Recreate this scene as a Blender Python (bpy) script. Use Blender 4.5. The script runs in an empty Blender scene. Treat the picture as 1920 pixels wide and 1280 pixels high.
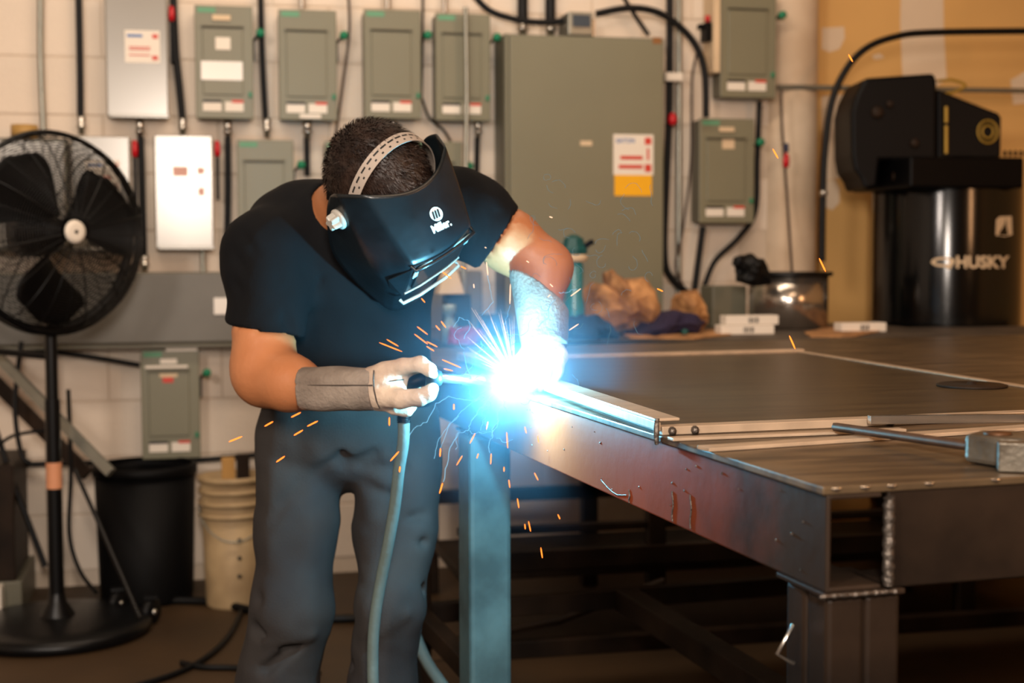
import bpy, bmesh, math, random
import numpy as np
from mathutils import Vector, Matrix
from math import sin, cos, pi, radians, atan, atan2, sqrt

# ------------------------------------------------------------------ camera
S = bpy.context.scene
COL = S.collection
FPX = 2700.0
CAM = np.array([0.0, 0.0, 1.2])
def _basis(yaw, hor, roll):
    p = atan((640 - hor) / FPX); y = radians(yaw)
    F = np.array([sin(y)*cos(p), cos(y)*cos(p), -sin(p)])
    R = np.array([cos(y), -sin(y), 0.0]); U = np.cross(R, F)
    c, s = cos(roll), sin(roll)
    return R*c + U*s, -R*s + U*c, F
CR, CU, CF = _basis(12.5, 470, -0.003)
cam_d = bpy.data.cameras.new('camera'); cam_d.lens = FPX/1920*36; cam_d.sensor_width = 36
cam_d.dof.use_dof = True; cam_d.dof.focus_distance = 2.2; cam_d.dof.aperture_fstop = 3.8
cam_d.clip_start = 0.05
cam = bpy.data.objects.new('camera', cam_d); COL.objects.link(cam)
cam.matrix_world = Matrix(((CR[0], CU[0], -CF[0], CAM[0]), (CR[1], CU[1], -CF[1], CAM[1]), (CR[2], CU[2], -CF[2], CAM[2]), (0, 0, 0, 1)))
S.camera = cam
S.view_settings.view_transform = 'Standard'; S.view_settings.look = 'None'
S.view_settings.gamma = 1.0; S.view_settings.use_curve_mapping = False
S.view_settings.exposure = 0.0

def ray(px, py): return CF + CR*(px-960)/FPX - CU*(py-640)/FPX
def PT(px, py, t): return CAM + ray(px, py)*t
def PY(px, py, Y):
    d = ray(px, py); return CAM + d*Y/d[1]
def PZ(px, py, z):
    d = ray(px, py); return CAM + d*(z-CAM[2])/d[2]

# ------------------------------------------------------------------ world and lights
W = bpy.data.worlds.new('world'); S.world = W; W.use_nodes = True
W.node_tree.nodes['Background'].inputs[0].default_value = (1.0, 0.72, 0.48, 1)
W.node_tree.nodes['Background'].inputs[1].default_value = 0.03
def area(name, loc, target, size, sy, power, col, spread=180):
    d = bpy.data.lights.new(name, 'AREA'); d.shape = 'RECTANGLE'; d.size = size; d.size_y = sy
    d.energy = power; d.color = col; d.spread = radians(spread)
    o = bpy.data.objects.new(name, d); COL.objects.link(o); o.location = loc
    o.rotation_euler = (Vector(target)-Vector(loc)).to_track_quat('-Z', 'Y').to_euler()
    return o
area('camera_side_lamp', (0.0, -0.5, 1.80), (0.35, 5.3, 1.75), 0.26, 0.55, 92, (1.0, 0.86, 0.74))
area('work_lamp', (-1.6, -0.4, 2.5), (0.3, 5.3, 1.8), 0.45, 0.6, 66, (1.0, 0.86, 0.75))
area('amber_lamp', (3.4, -0.2, 2.2), (1.6, 5.4, 1.8), 0.15, 0.9, 26, (1.0, 0.50, 0.22))
area('ceiling_lamp_back', (0.5, 3.6, 3.15), (0.5, 5.2, 1.4), 3.0, 0.3, 40, (1.0, 0.80, 0.61))
area('ceiling_lamp_front', (1.2, 0.8, 3.15), (0.8, 1.9, 0.0), 1.4, 0.3, 22, (1.0, 0.66, 0.42))
ARC = PT(965, 716, 2.50)
ad = bpy.data.lights.new('arc_light', 'POINT'); ad.energy = 30; ad.color = (0.20, 0.70, 1.0); ad.shadow_soft_size = 0.012
ao = bpy.data.objects.new('arc_light', ad); COL.objects.link(ao); ao.location = PT(950, 712, 2.46)

# ------------------------------------------------------------------ materials
def srgb(h):
    h = h.lstrip('#'); v = [int(h[i:i+2], 16)/255 for i in (0, 2, 4)]
    return tuple(x/12.92 if x <= .04045 else ((x+.055)/1.055)**2.4 for x in v)
MATS = {}
def mat(name, col, rough=.6, metal=0., var=.12, scale=6., bump=0., bscale=60., col2=None, stretch=None, emit=0., spec=.5, coat=0., thr=(.35, .65)):
    if name in MATS: return MATS[name]
    m = bpy.data.materials.new(name); m.use_nodes = True; nt = m.node_tree; b = nt.nodes['Principled BSDF']
    c = srgb(col); c2 = srgb(col2) if col2 else tuple(x*(1-var) for x in c)
    tc = nt.nodes.new('ShaderNodeTexCoord'); mp = nt.nodes.new('ShaderNodeMapping')
    if stretch: mp.inputs['Scale'].default_value = stretch
    nt.links.new(tc.outputs['Object'], mp.inputs['Vector'])
    n = nt.nodes.new('ShaderNodeTexNoise'); n.inputs['Scale'].default_value = scale; n.inputs['Detail'].default_value = 5
    nt.links.new(mp.outputs[0], n.inputs['Vector'])
    r = nt.nodes.new('ShaderNodeValToRGB'); r.color_ramp.elements[0].position = thr[0]; r.color_ramp.elements[1].position = thr[1]
    r.color_ramp.elements[0].color = (*c2, 1); r.color_ramp.elements[1].color = (*c, 1)
    nt.links.new(n.outputs['Fac'], r.inputs['Fac']); nt.links.new(r.outputs[0], b.inputs['Base Color'])
    b.inputs['Roughness'].default_value = rough; b.inputs['Metallic'].default_value = metal
    b.inputs['Specular IOR Level'].default_value = spec
    if coat: b.inputs['Coat Weight'].default_value = coat
    if bump:
        n2 = nt.nodes.new('ShaderNodeTexNoise'); n2.inputs['Scale'].default_value = bscale; n2.inputs['Detail'].default_value = 6
        bp = nt.nodes.new('ShaderNodeBump'); bp.inputs['Strength'].default_value = bump; bp.inputs['Distance'].default_value = .01
        nt.links.new(mp.outputs[0], n2.inputs['Vector']); nt.links.new(n2.outputs['Fac'], bp.inputs['Height']); nt.links.new(bp.outputs[0], b.inputs['Normal'])
    if emit:
        b.inputs['Emission Color'].default_value = (*c, 1); b.inputs['Emission Strength'].default_value = emit
    MATS[name] = m; return m
M_wall = mat('painted_block', '#dfd0bf', .75, var=.06, scale=3, bump=.25, bscale=90)
M_tan = mat('tan_drywall', '#dcae6a', .8, var=.10, scale=2)
M_patch = mat('drywall_compound', '#e2cdb2', .8, var=.08, scale=3)
M_floor = mat('concrete_floor', '#443018', .6, var=.4, scale=2.2, bump=.1, bscale=30)
M_ceil = mat('ceiling_paint', '#8a7a66', .9)
M_box = mat('grey_green_enamel', '#75735f', .42, var=.05, scale=4)
M_boxd = mat('dark_grey_enamel', '#625f50', .45, var=.06, scale=4)
M_galv = mat('glossy_grey_cover', '#8a857b', .24, .1, spec=1.0, var=.05, scale=4)
M_gutter = mat('grey_trough', '#6c6a64', .5, var=.12, scale=5)
M_black = mat('black_plastic', '#050507', .45, var=.2, spec=.12)
M_rubber = mat('black_rubber', '#08090b', .5, var=.2, spec=.25)
M_blackmet = mat('black_metal', '#08090b', .35, .0, var=.2, spec=.3)
M_green = mat('green_plastic', '#0f7a55', .4)
M_greenlab = mat('green_label', '#5f9a78', .6)
M_red = mat('red_plastic', '#c01420', .4)
M_white = mat('white_label', '#e6ddd0', .6, var=.04)
M_whitegloss = mat('white_gloss_label', '#f0ece6', .18, var=.02)
M_beige = mat('beige_label', '#d8bf9d', .6)
M_blue = mat('blue_print', '#2d6bb0', .5)
M_redprint = mat('red_print', '#cf3a2a', .5)
M_blackprint = mat('black_print', '#1a1a1a', .5)
M_yellow = mat('yellow_label', '#f0b000', .5, var=.05)
M_steel = mat('bright_steel', '#c9c4bc', .22, .95, var=.1, scale=20)
M_pipe = mat('galvanised_pipe', '#96968c', .35, .7, var=.15, scale=12)
M_table = mat('mill_steel_top', '#6c5941', .40, .3, col2='#3f3225', scale=5, stretch=(1, 6, 1), bump=.03, bscale=25, thr=(.38, .62))
M_plate = mat('mill_steel_sheet', '#50432f', .34, .3, col2='#352b20', scale=4, stretch=(1, 7, 1), bump=.02, bscale=30, thr=(.3, .7))
M_bar = mat('flat_bar_steel', '#c2ab92', .42, .3, var=.25, scale=14, stretch=(1, 4, 1))
M_beam = mat('rusty_beam_steel', '#6e3a28', .42, .2, col2='#2b221d', scale=3.2, bump=.08, bscale=30, thr=(.38, .62))
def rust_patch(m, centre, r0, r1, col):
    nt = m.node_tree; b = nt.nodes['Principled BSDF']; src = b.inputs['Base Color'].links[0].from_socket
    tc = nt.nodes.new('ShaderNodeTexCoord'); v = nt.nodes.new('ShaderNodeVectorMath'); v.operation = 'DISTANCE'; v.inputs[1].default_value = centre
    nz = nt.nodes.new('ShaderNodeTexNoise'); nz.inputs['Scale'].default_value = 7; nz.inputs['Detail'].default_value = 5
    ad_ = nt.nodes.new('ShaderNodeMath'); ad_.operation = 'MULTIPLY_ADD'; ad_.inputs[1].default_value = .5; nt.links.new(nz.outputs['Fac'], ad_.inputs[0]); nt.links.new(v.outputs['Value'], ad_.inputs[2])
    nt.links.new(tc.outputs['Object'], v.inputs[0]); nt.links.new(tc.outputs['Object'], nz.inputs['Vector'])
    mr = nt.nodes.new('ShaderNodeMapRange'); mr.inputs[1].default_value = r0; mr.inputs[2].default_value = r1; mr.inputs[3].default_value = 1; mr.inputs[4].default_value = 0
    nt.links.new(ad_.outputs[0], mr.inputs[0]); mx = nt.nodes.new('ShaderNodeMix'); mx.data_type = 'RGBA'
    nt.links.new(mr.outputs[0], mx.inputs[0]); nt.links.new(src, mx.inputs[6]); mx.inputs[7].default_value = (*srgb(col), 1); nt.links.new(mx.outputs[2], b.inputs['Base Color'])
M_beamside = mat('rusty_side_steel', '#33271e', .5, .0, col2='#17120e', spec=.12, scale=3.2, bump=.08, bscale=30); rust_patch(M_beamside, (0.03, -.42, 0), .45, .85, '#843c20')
M_leg = mat('dark_beam_steel', '#2f231a', .5, .0, spec=.12, col2='#17110d', scale=5, bump=.06, bscale=40)
M_rust = mat('rusty_rod', '#5c3d24', .5, .5, var=.35, scale=30)
M_bead = mat('weld_bead', '#6f665e', .4, .8, var=.4, scale=60, bump=.5, bscale=120)
M_hammer = mat('worn_hammer_steel', '#6f685c', .36, .5, col2='#4d4336', scale=18, bump=.15, bscale=60)
M_skin = mat('skin', '#b87950', .48, col2='#a5673f', scale=7, bump=.08, bscale=120)
M_shirt = mat('black_cotton', '#08090c', .9, var=.25, scale=8, bump=.1, bscale=300, spec=.2)
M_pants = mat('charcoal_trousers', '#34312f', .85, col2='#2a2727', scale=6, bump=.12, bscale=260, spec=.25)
M_glove = mat('cream_leather', '#cdb8a2', .8, col2='#9c8674', scale=14, bump=.3, bscale=90, thr=(.3, .6))
M_cuff = mat('grey_suede_cuff', '#8c8074', .9, col2='#665a50', scale=12, bump=.35, bscale=150)
M_seam = mat('dark_seam', '#4a4038', .9)
M_hair = mat('brown_hair', '#33231b', .5, col2='#1c1310', scale=40)
M_helmet = mat('black_helmet_shell', '#090f12', .32, col2='#121a1e', scale=14, bump=.05, bscale=60)
M_strap = mat('grey_headgear', '#a99c90', .5)
M_knob = mat('grey_knob', '#b5b0a6', .3)
M_lens = mat('dark_lens', '#10181a', .06, spec=.8)
M_clear = mat('clear_lens_cover', '#9fb8bc', .1, spec=.8)
M_paper = mat('brown_paper', '#c99560', .8, col2='#7c5430', scale=14, bump=.2, bscale=30)
M_cloth = mat('dark_purple_cloth', '#251c38', .9)
M_teal = mat('teal_bottle', '#2f7f84', .25, var=.1)
M_cap = mat('teal_cap', '#0a4a46', .4)
M_magenta = mat('magenta_cloth', '#9c2b55', .9, var=.2)
M_bucket = mat('stained_bucket', '#b89f78', .6, col2='#9a8260', scale=7)
M_can = mat('black_bin', '#060607', .6, var=.3, spec=.15)
M_column = mat('column_paint', '#d9c4ab', .7, col2='#bda68c', scale=4)
M_tank = mat('black_tank_enamel', '#050607', .16, spec=.45)
M_gold = mat('gold_badge', '#a8862e', .4, .3)
M_hose = mat('grey_green_hose', '#5c6b68', .5, bump=.15, bscale=60)
M_bench = mat('dark_bench_top', '#564a3d', .6, col2='#3a3128', scale=6)
M_wood = mat('yellow_wood', '#b98d4d', .7, scale=10)
M_ochre = mat('ochre_roll', '#b08a4a', .6)
M_orange = mat('orange_tape', '#d8956e', .6)
M_darkobj = mat('dark_tool_body', '#10222c', .5)
M_glass = mat('jar_glass', '#8fa3a3', .08, spec=.8)
def emis(name, col, st):
    m = bpy.data.materials.new(name); m.use_nodes = True; nt = m.node_tree; nt.nodes.clear()
    e = nt.nodes.new('ShaderNodeEmission'); e.inputs[0].default_value = (*col, 1); e.inputs[1].default_value = st
    o = nt.nodes.new('ShaderNodeOutputMaterial'); nt.links.new(e.outputs[0], o.inputs[0]); return m
M_spark = emis('spark_glow', (1.0, .19, .02), 3.2)
M_sparkhot = emis('hot_spark_glow', (1.0, .60, .38), 1.8)
M_wisp = emis('wisp_glow', (.35, .75, 1.0), .9)
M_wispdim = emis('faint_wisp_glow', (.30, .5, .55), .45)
M_arc = emis('arc_plasma', (.75, .92, 1.0), 60.0)

# ------------------------------------------------------------------ mesh helpers
class MB:
    def __init__(s): s.v = []; s.f = []; s.sm = []
    def add(s, vs, fs, smooth=False):
        o = len(s.v); s.v += [tuple(float(c) for c in p) for p in vs]
        s.f += [tuple(i+o for i in f) for f in fs]; s.sm += [smooth]*len(fs); return s
    def hexa(s, p):      # p: 8 points, bottom 4 ccw, top 4
        return s.add(p, [(0, 3, 2, 1), (4, 5, 6, 7), (0, 1, 5, 4), (1, 2, 6, 5), (2, 3, 7, 6), (3, 0, 4, 7)])
    def box(s, x0, x1, y0, y1, z0, z1, fr=None):
        p = [(x0, y0, z0), (x1, y0, z0), (x1, y1, z0), (x0, y1, z0), (x0, y0, z1), (x1, y0, z1), (x1, y1, z1), (x0, y1, z1)]
        if fr is not None: p = [fr(*q) for q in p]
        return s.hexa(p)
    def tube(s, pts, r, n=10, caps=True, closed=False):
        pts = [np.array(p, float) for p in pts]; m = len(pts)
        rr = r if hasattr(r, '__len__') else [r]*m
        up = None; rings = []
        for i in range(m):
            if closed: d = pts[(i+1) % m]-pts[i-1]
            else: d = pts[min(i+1, m-1)]-pts[max(i-1, 0)]
            d = d/(np.linalg.norm(d)+1e-12)
            if up is None:
                a = np.array([0, 0, 1.]) if abs(d[2]) < .9 else np.array([1., 0, 0]); up = np.cross(d, a)
            up = up-d*(up@d); up /= np.linalg.norm(up)+1e-12; w = np.cross(d, up)
            rings.append([pts[i]+rr[i]*(up*cos(2*pi*k/n)+w*sin(2*pi*k/n)) for k in range(n)])
        vs = [p for q in rings for p in q]; fs = []
        for i in range(m if closed else m-1):
            j = (i+1) % m
            for k in range(n):
                l = (k+1) % n; fs.append((i*n+k, i*n+l, j*n+l, j*n+k))
        s.add(vs, fs, True)
        if caps and not closed:
            s.add(rings[0], [tuple(range(n))[::-1]]); s.add(rings[-1], [tuple(range(n))])
        return s
    def lathe(s, prof, c, ax=(0, 0, 1), n=32, u=None, smooth=True):
        ax = np.array(ax, float); ax /= np.linalg.norm(ax)
        if u is None: u = np.cross(ax, [0, 0, 1.] if abs(ax[2]) < .9 else [1., 0, 0])
        u = np.array(u, float); u -= ax*(u@ax); u /= np.linalg.norm(u); w = np.cross(ax, u); c = np.array(c, float)
        vs = [c+ax*h+max(r, 1e-5)*(u*cos(2*pi*k/n)+w*sin(2*pi*k/n)) for r, h in prof for k in range(n)]; fs = []
        for i in range(len(prof)-1):
            for k in range(n):
                l = (k+1) % n; fs.append((i*n+k, i*n+l, (i+1)*n+l, (i+1)*n+k))
        return s.add(vs, fs, smooth)
    def prism(s, poly, vec):     # poly: list of 3d points, extruded by vec
        n = len(poly); v = np.array(vec, float)
        vs = [np.array(p, float) for p in poly]+[np.array(p, float)+v for p in poly]
        fs = [tuple(range(n))[::-1], tuple(range(n, 2*n))]+[(i, (i+1) % n, n+(i+1) % n, n+i) for i in range(n)]
        return s.add(vs, fs)
    def arr(s): return np.array(s.v)
def crv(pts, n=8):
    P = [np.array(p, float) for p in pts]; out = []
    for i in range(len(P)-1):
        p0 = P[max(i-1, 0)]; p1 = P[i]; p2 = P[i+1]; p3 = P[min(i+2, len(P)-1)]
        for k in range(n):
            t = k/n; out.append(.5*((2*p1)+(-p0+p2)*t+(2*p0-5*p1+4*p2-p3)*t*t+(-p0+3*p1-3*p2+p3)*t**3))
    out.append(P[-1]); return out
def wloc(o):
    l = Vector(o.location)
    while o.parent: o = o.parent; l += o.location
    return l
def obj(name, mb, m, parent=None, bevel=0., label=None, smooth=None, stuff=False, fixnorm=True):
    V = mb.arr(); c = (V.min(0)+V.max(0))/2
    me = bpy.data.meshes.new(name); me.from_pydata((V-c).tolist(), [], mb.f)
    me.polygons.foreach_set('use_smooth', mb.sm if smooth is None else [smooth]*len(mb.f))
    if fixnorm and len(mb.f) < 20000:
        bm = bmesh.new(); bm.from_mesh(me); bmesh.ops.recalc_face_normals(bm, faces=bm.faces); bm.to_mesh(me); bm.free()
    me.materials.append(m); o = bpy.data.objects.new(name, me); COL.objects.link(o)
    if parent is not None:
        o.parent = parent; o.location = Vector(c)-wloc(parent)
    else: o.location = c
    if bevel:
        b = o.modifiers.new('bevel', 'BEVEL'); b.width = bevel; b.segments = 2; b.limit_method = 'ANGLE'; b.angle_limit = radians(40)
    if label: o['label'] = label
    if stuff: o['kind'] = 'stuff'
    return o
def thing(name, loc, label, cat, group=None):
    o = bpy.data.objects.new(name, None); COL.objects.link(o); o.location = loc; o.empty_display_size = .05
    return tag(o, label, cat, group)
def tag(o, label, cat, group=None):
    o['label'] = label; o['category'] = cat
    if group: o['group'] = group
    return o
def struct(o, label=None):
    o['kind'] = 'structure'
    if label: o['label'] = label
    return o
def text_mesh(txt, size=1.0, bold=0.0):
    c = bpy.data.curves.new('t', 'FONT'); c.body = txt; c.size = size; c.offset = bold; c.resolution_u = 3
    o = bpy.data.objects.new('t', c); COL.objects.link(o)
    dg = bpy.context.evaluated_depsgraph_get(); me = o.evaluated_get(dg).to_mesh()
    V = np.array([v.co[:2] for v in me.vertices]); F = [tuple(p.vertices) for p in me.polygons]
    o.evaluated_get(dg).to_mesh_clear(); bpy.data.objects.remove(o); bpy.data.curves.remove(c)
    return V, F
def text_on(txt, x0, x1, y0, y1, fn, bold=0.0):
    V, F = text_mesh(txt, 1.0, bold); mn = V.min(0); mx = V.max(0); U = (V-mn)/(mx-mn)
    mb = MB(); mb.add([fn(x0+u*(x1-x0), y0+v*(y1-y0)) for u, v in U], F); return mb
# SDF toolkit
def surf_nets(fn, lo, hi, h):
    lo = np.array(lo, float); hi = np.array(hi, float); n = np.ceil((hi-lo)/h).astype(int)+1
    ax = [lo[i]+h*np.arange(n[i]) for i in range(3)]
    G = np.stack(np.meshgrid(*ax, indexing='ij'), -1).reshape(-1, 3)
    v = np.empty(len(G))
    for i in range(0, len(G), 400000): v[i:i+400000] = fn(G[i:i+400000])
    v = v.reshape(n); ins = v < 0
    cn = n-1; cnt = np.zeros(cn); acc = np.zeros((*cn, 3))
    sl = lambda a, d: tuple(slice(d[k], d[k]+cn[k]) for k in range(3))
    corners = [(i, j, k) for i in (0, 1) for j in (0, 1) for k in (0, 1)]
    for a in corners:
        for axn in range(3):
            if a[axn] == 0:
                b = list(a); b[axn] = 1
                va = v[sl(v, a)]; vb = v[sl(v, b)]; x = (va < 0) != (vb < 0)
                t = np.where(x, va/np.where(x, va-vb, 1), 0)
                p = np.zeros((*cn, 3)); p[...] = a; p[..., axn] += t
                acc += p*x[..., None]; cnt += x
    act = cnt > 0; idx = -np.ones(cn, int); idx[act] = np.arange(act.sum())
    ijk = np.argwhere(act); V = lo+h*(ijk+acc[act]/cnt[act][:, None]); Fs = []
    for axn in range(3):
        o1, o2 = (axn+1) % 3, (axn+2) % 3
        s0 = [slice(None)]*3; s1 = [slice(None)]*3; s0[axn] = slice(0, -1); s1[axn] = slice(1, None)
        x = ins[tuple(s0)] != ins[tuple(s1)]; e = np.argwhere(x)
        ok = (e[:, o1] > 0) & (e[:, o2] > 0) & (e[:, o1] < n[o1]-1) & (e[:, o2] < n[o2]-1); e = e[ok]
        flip = ins[tuple(s0)][tuple(e.T)]
        q = []
        for d1, d2 in ((-1, -1), (0, -1), (0, 0), (-1, 0)):
            c = e.copy(); c[:, o1] += d1; c[:, o2] += d2; q.append(idx[tuple(c.T)])
        q = np.stack(q, 1); q = np.where(flip[:, None], q, q[:, ::-1]); Fs.append(q)
    return V, np.concatenate(Fs)
def mesh_obj(name, V, F, m, parent, label=None):
    c = (V.min(0)+V.max(0))/2; me = bpy.data.meshes.new(name)
    me.vertices.add(len(V)); me.vertices.foreach_set('co', (V-c).ravel())
    me.loops.add(F.size); me.loops.foreach_set('vertex_index', F.ravel())
    me.polygons.add(len(F)); me.polygons.foreach_set('loop_start', np.arange(0, F.size, 4)); me.polygons.foreach_set('loop_total', np.full(len(F), 4))
    me.polygons.foreach_set('use_smooth', np.ones(len(F), bool)); me.update(calc_edges=True); me.validate()
    me.materials.append(m); o = bpy.data.objects.new(name, me); COL.objects.link(o)
    if parent is not None: o.parent = parent; o.location = Vector(c)-wloc(parent)
    else: o.location = c
    if label: o['label'] = label
    return o
def cap(p, a, b, ra, rb=None):
    rb = ra if rb is None else rb; a = np.array(a); b = np.array(b); ba = b-a
    h = np.clip(((p-a)@ba)/(ba@ba), 0, 1); return np.linalg.norm(p-a-h[:, None]*ba, axis=1)-(ra+(rb-ra)*h)
def ell(p, c, r, A=None):
    q = p-np.array(c)
    if A is not None: q = q@np.array(A)
    r = np.array(r); k0 = np.linalg.norm(q/r, axis=1); k1 = np.linalg.norm(q/(r*r), axis=1)+1e-9
    return k0*(k0-1)/k1
def smin(a, b, k):
    h = np.clip(.5+.5*(b-a)/k, 0, 1); return b*(1-h)+a*h-k*h*(1-h)
def smins(L, k):
    r = L[0]
    for x in L[1:]: r = smin(r, x, k)
    return r
def camc(p):   # world points -> (px,py,t)
    q = p-CAM; t = q@CF; return 960+FPX*(q@CR)/t, 640-FPX*(q@CU)/t, t

exec_parts = []
# ================================================================== SETTING
YW = 5.34; XL = -3.2; XR = 4.6; YF = -3.0; ZC = 3.3; YT = 5.62
XC = PY(1503, 300, YW-.10)[0]      # column centre
mb = MB(); mb.box(XL, XR, YF, YT+.1, -.1, 0); struct(obj('floor', mb, M_floor), 'dark brown concrete floor')
mb = MB(); mb.box(XL, XR, YF, YT+.1, ZC, ZC+.1); struct(obj('ceiling', mb, M_ceil), 'ceiling')
mb = MB(); mb.box(XL-.1, XL, YF, YT+.1, 0, ZC); struct(obj('wall_left', mb, M_wall), 'side wall')
mb = MB(); mb.box(XR, XR+.1, YF, YT+.1, 0, ZC); struct(obj('wall_right', mb, M_tan), 'side wall')
mb = MB(); mb.box(XL, XR, YF-.1, YF, 0, ZC); struct(obj('wall_front', mb, M_tan), 'wall behind the camera')
M_mortar = mat('mortar', '#cdbdaa', .9)
mb = MB(); mb.box(XL, XC, YW+.0035, YT+.1, 0, ZC); wb = struct(obj('wall_back', mb, M_mortar), 'cream painted concrete block wall')
# blocks
bw, bh = .4, .2032
z_ref = PY(500, 222, YW)[2]
blk = None; random.seed(3)
k0 = int((0-z_ref)/bh)-1
def blockmesh(w, h):
    mb = MB(); mb.box(-w/2, w/2, -.0025, .03, -h/2, h/2); V = mb.arr()
    me = bpy.data.meshes.new('brick'); me.from_pydata(V.tolist(), [], mb.f); me.materials.append(M_wall)
    bm = bmesh.new(); bm.from_mesh(me); bmesh.ops.recalc_face_normals(bm, faces=bm.faces)
    bmesh.ops.bevel(bm, geom=[e for e in bm.edges if all(v.co.y < 0 for v in e.verts)], offset=.0025, segments=1, affect='EDGES'); bm.to_mesh(me); bm.free(); return me
bmesh_full = blockmesh(bw-.005, bh-.005)
xmin = PY(0, 600, YW)[0]-.5; nb = 0
for k in range(0, 16):
    zc = z_ref+(k-8)*bh+bh/2
    if zc < -.05 or zc > 2.35: continue
    off = (k % 2)*bw/2
    xx = -3.1+off
    while xx < XC-.1:
        if xx+bw/2 > xmin and zc-bh/2 > -.03:
            o = bpy.data.objects.new('concrete_block', bmesh_full); COL.objects.link(o); o.parent = wb
            o.location = Vector((xx+random.uniform(-.001, .001), YW+.002+random.uniform(-.0015, .0015), zc))-wloc(wb); nb += 1
        xx += bw
mb = MB(); mb.box(xmin-.3, XL+.001, YW-.006, YW+.02, 0, .1) if False else None
# drywall to the right
mb = MB(); mb.box(XC, XR, YT-.12, YT+.1, 0, ZC); wr = struct(obj('wall_back_right', mb, M_tan), 'tan unfinished drywall right of the round column')
YD = YT-.12
def patch(poly):
    mb = MB(); mb.prism([PY(x, y, YD-.0015) for x, y in poly], (0, .0012, 0)); return obj('compound_patch', mb, M_patch, wr)
patch([(1690, -40), (1768, -40), (1770, 60), (1775, 150), (1740, 170), (1692, 140), (1688, 40)])
patch([(1541, 52), (1583, 50), (1584, 72), (1574, 92), (1556, 98), (1541, 92)])
patch([(1541, 180), (1592, 176), (1600, 250), (1590, 330), (1541, 340)])
patch([(1895, 150), (1930, 130), (1960, 190), (1900, 196)])
patch([(1635, 104), (1650, 100), (1658, 108), (1640, 112)])
patch([(1548, 340), (1565, 336), (1574, 352), (1574, 380), (1560, 394), (1548, 388)])
# column
cr_ = (PY(1541, 300, YW-.08)[0]-PY(1436, 300, YW-.08)[0])/2; XM = PY(1541, 300, YW-.02)[0]-cr_
mb = MB(); mb.lathe([(cr_, 0), (cr_, ZC)], (XM, YW+.05, 0), n=48); struct(obj('trim_column', mb, M_column), 'round cream painted column')
# ------------------------------------------------------------------ wall mounted things
def wbox(x0, y0, x1, y1, Y):
    a = PY(x0, (y0+y1)/2, Y); b = PY(x1, (y0+y1)/2, Y); c = PY((x0+x1)/2, y0, Y); d = PY((x0+x1)/2, y1, Y)
    return a[0], b[0], d[2], c[2]
def decal(name, rect, Y, m, parent, th=.0012):
    x0, x1, z0, z1 = wbox(*rect, Y); mb = MB(); mb.box(x0, x1, Y-th, Y+.0005, z0, z1); return obj(name, mb, m, parent)
def disconnect(r, label, knob=(1, .2), d=.12, greenlab=True, tags=(), gloss=False, sidew=True, cut=0):
    x0, x1, z0, z1 = wbox(*r, YW-d); w = x1-x0; h = z1-z0; Yf = YW-d
    t = thing('disconnect_switch', ((x0+x1)/2, YW, z0), label, 'switch box', 'grey-green switch boxes on the wall')
    mb = MB(); mb.box(x0+.004, x1-.004, Yf+.012, YW-.014, z0+.004, z1-.004); obj('enclosure', mb, M_boxd, t, .004)
    mb = MB(); mb.box(x0, x1, Yf+.004, Yf+.014, z0, z1); obj('front_cover', mb, M_box, t, .003)
    ix0, ix1, iz0, iz1 = x0+w*.13, x0+w*.82, z0+h*.05, z0+h*.80
    mb = MB(); mb.box(ix0, ix1, Yf-.002, Yf+.005, iz0+h*.16, iz1)
    obj('embossed_door', mb, M_box, t, .0025)
    mb = MB(); mb.box(ix0-.004, ix1+.004, Yf-.012, Yf+.004, iz1+.002, iz1+.008); obj('door_hood', mb, M_boxd, t, .002)
    if greenlab:
        mb = MB(); mb.box(x0+w*.05, x0+w*.36, Yf+.0025, Yf+.005, z1-.026, z1-.008); obj('green_label', mb, M_greenlab, t)
    for a, b, mt in ((.12, .44, M_blackprint), (.50, .82, M_redprint)):
        mb = MB(); mb.box(x0+w*a, x0+w*b, Yf+.0015, Yf+.005, z0+h*.065, z0+h*.15); pl = obj('warning_label', mb, M_white, t)
        mb = MB(); mb.box(x0+w*a+(.0 if mt is M_blackprint else w*.12), x0+w*b, Yf+.0005, Yf+.002, z0+h*.14, z0+h*.165); obj('print_band', mb, mt, pl)
    mb = MB(); mb.box(x1-w*.09, x1-w*.03, Yf-.004, Yf+.006, z0+h*.19, z0+h*.24); obj('latch', mb, M_green, t, .002)
    if knob:
        kz = z1-h*knob[1]; kx = x1+.022
        mb = MB(); mb.tube([(x1-.004, Yf+.06, kz-.03), (x1+.012, Yf+.05, kz-.012), (kx, Yf+.02, kz)], .005, 8); mb.box(x1-.002, x1+.008, Yf+.04, Yf+.08, kz-.09, kz-.02)
        hd = obj('switch_lever', mb, M_blackmet, t)
        mb = MB(); mb.lathe([(0, -.016), (.014, -.014), (.0155, 0), (.014, .014), (0, .016)], (kx+.004, Yf+.01, kz), (0, 1, 0), 14); obj('lever_knob', mb, M_green, hd)
    for g in tags:
        decal('tag_label', g[:4], Yf-.002, g[4], t, .0015)
    return t
disconnect((366, 10, 475, 222), 'grey-green switch box with a glossy white sticker on its door', (1, .23), tags=((404, 70, 432, 93, M_white), (377, 115, 455, 150, M_whitegloss), (398, 28, 432, 38, M_beige)))
disconnect((523, 18, 632, 225), 'grey-green upper switch box just right of the one with a white sticker', (1, .22), tags=((562, 214, 602, 222, M_white),))
disconnect((683, 18, 790, 222), 'grey-green switch box straight above the bowed head', (1, .22))
disconnect((817, 25, 920, 226), 'grey-green switch box behind the thin vertical pipe, next to the tall panel', (1, .21))
disconnect((1352, -22, 1456, 183), 'upper right switch box beside the cream column', (1, .23))
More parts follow.
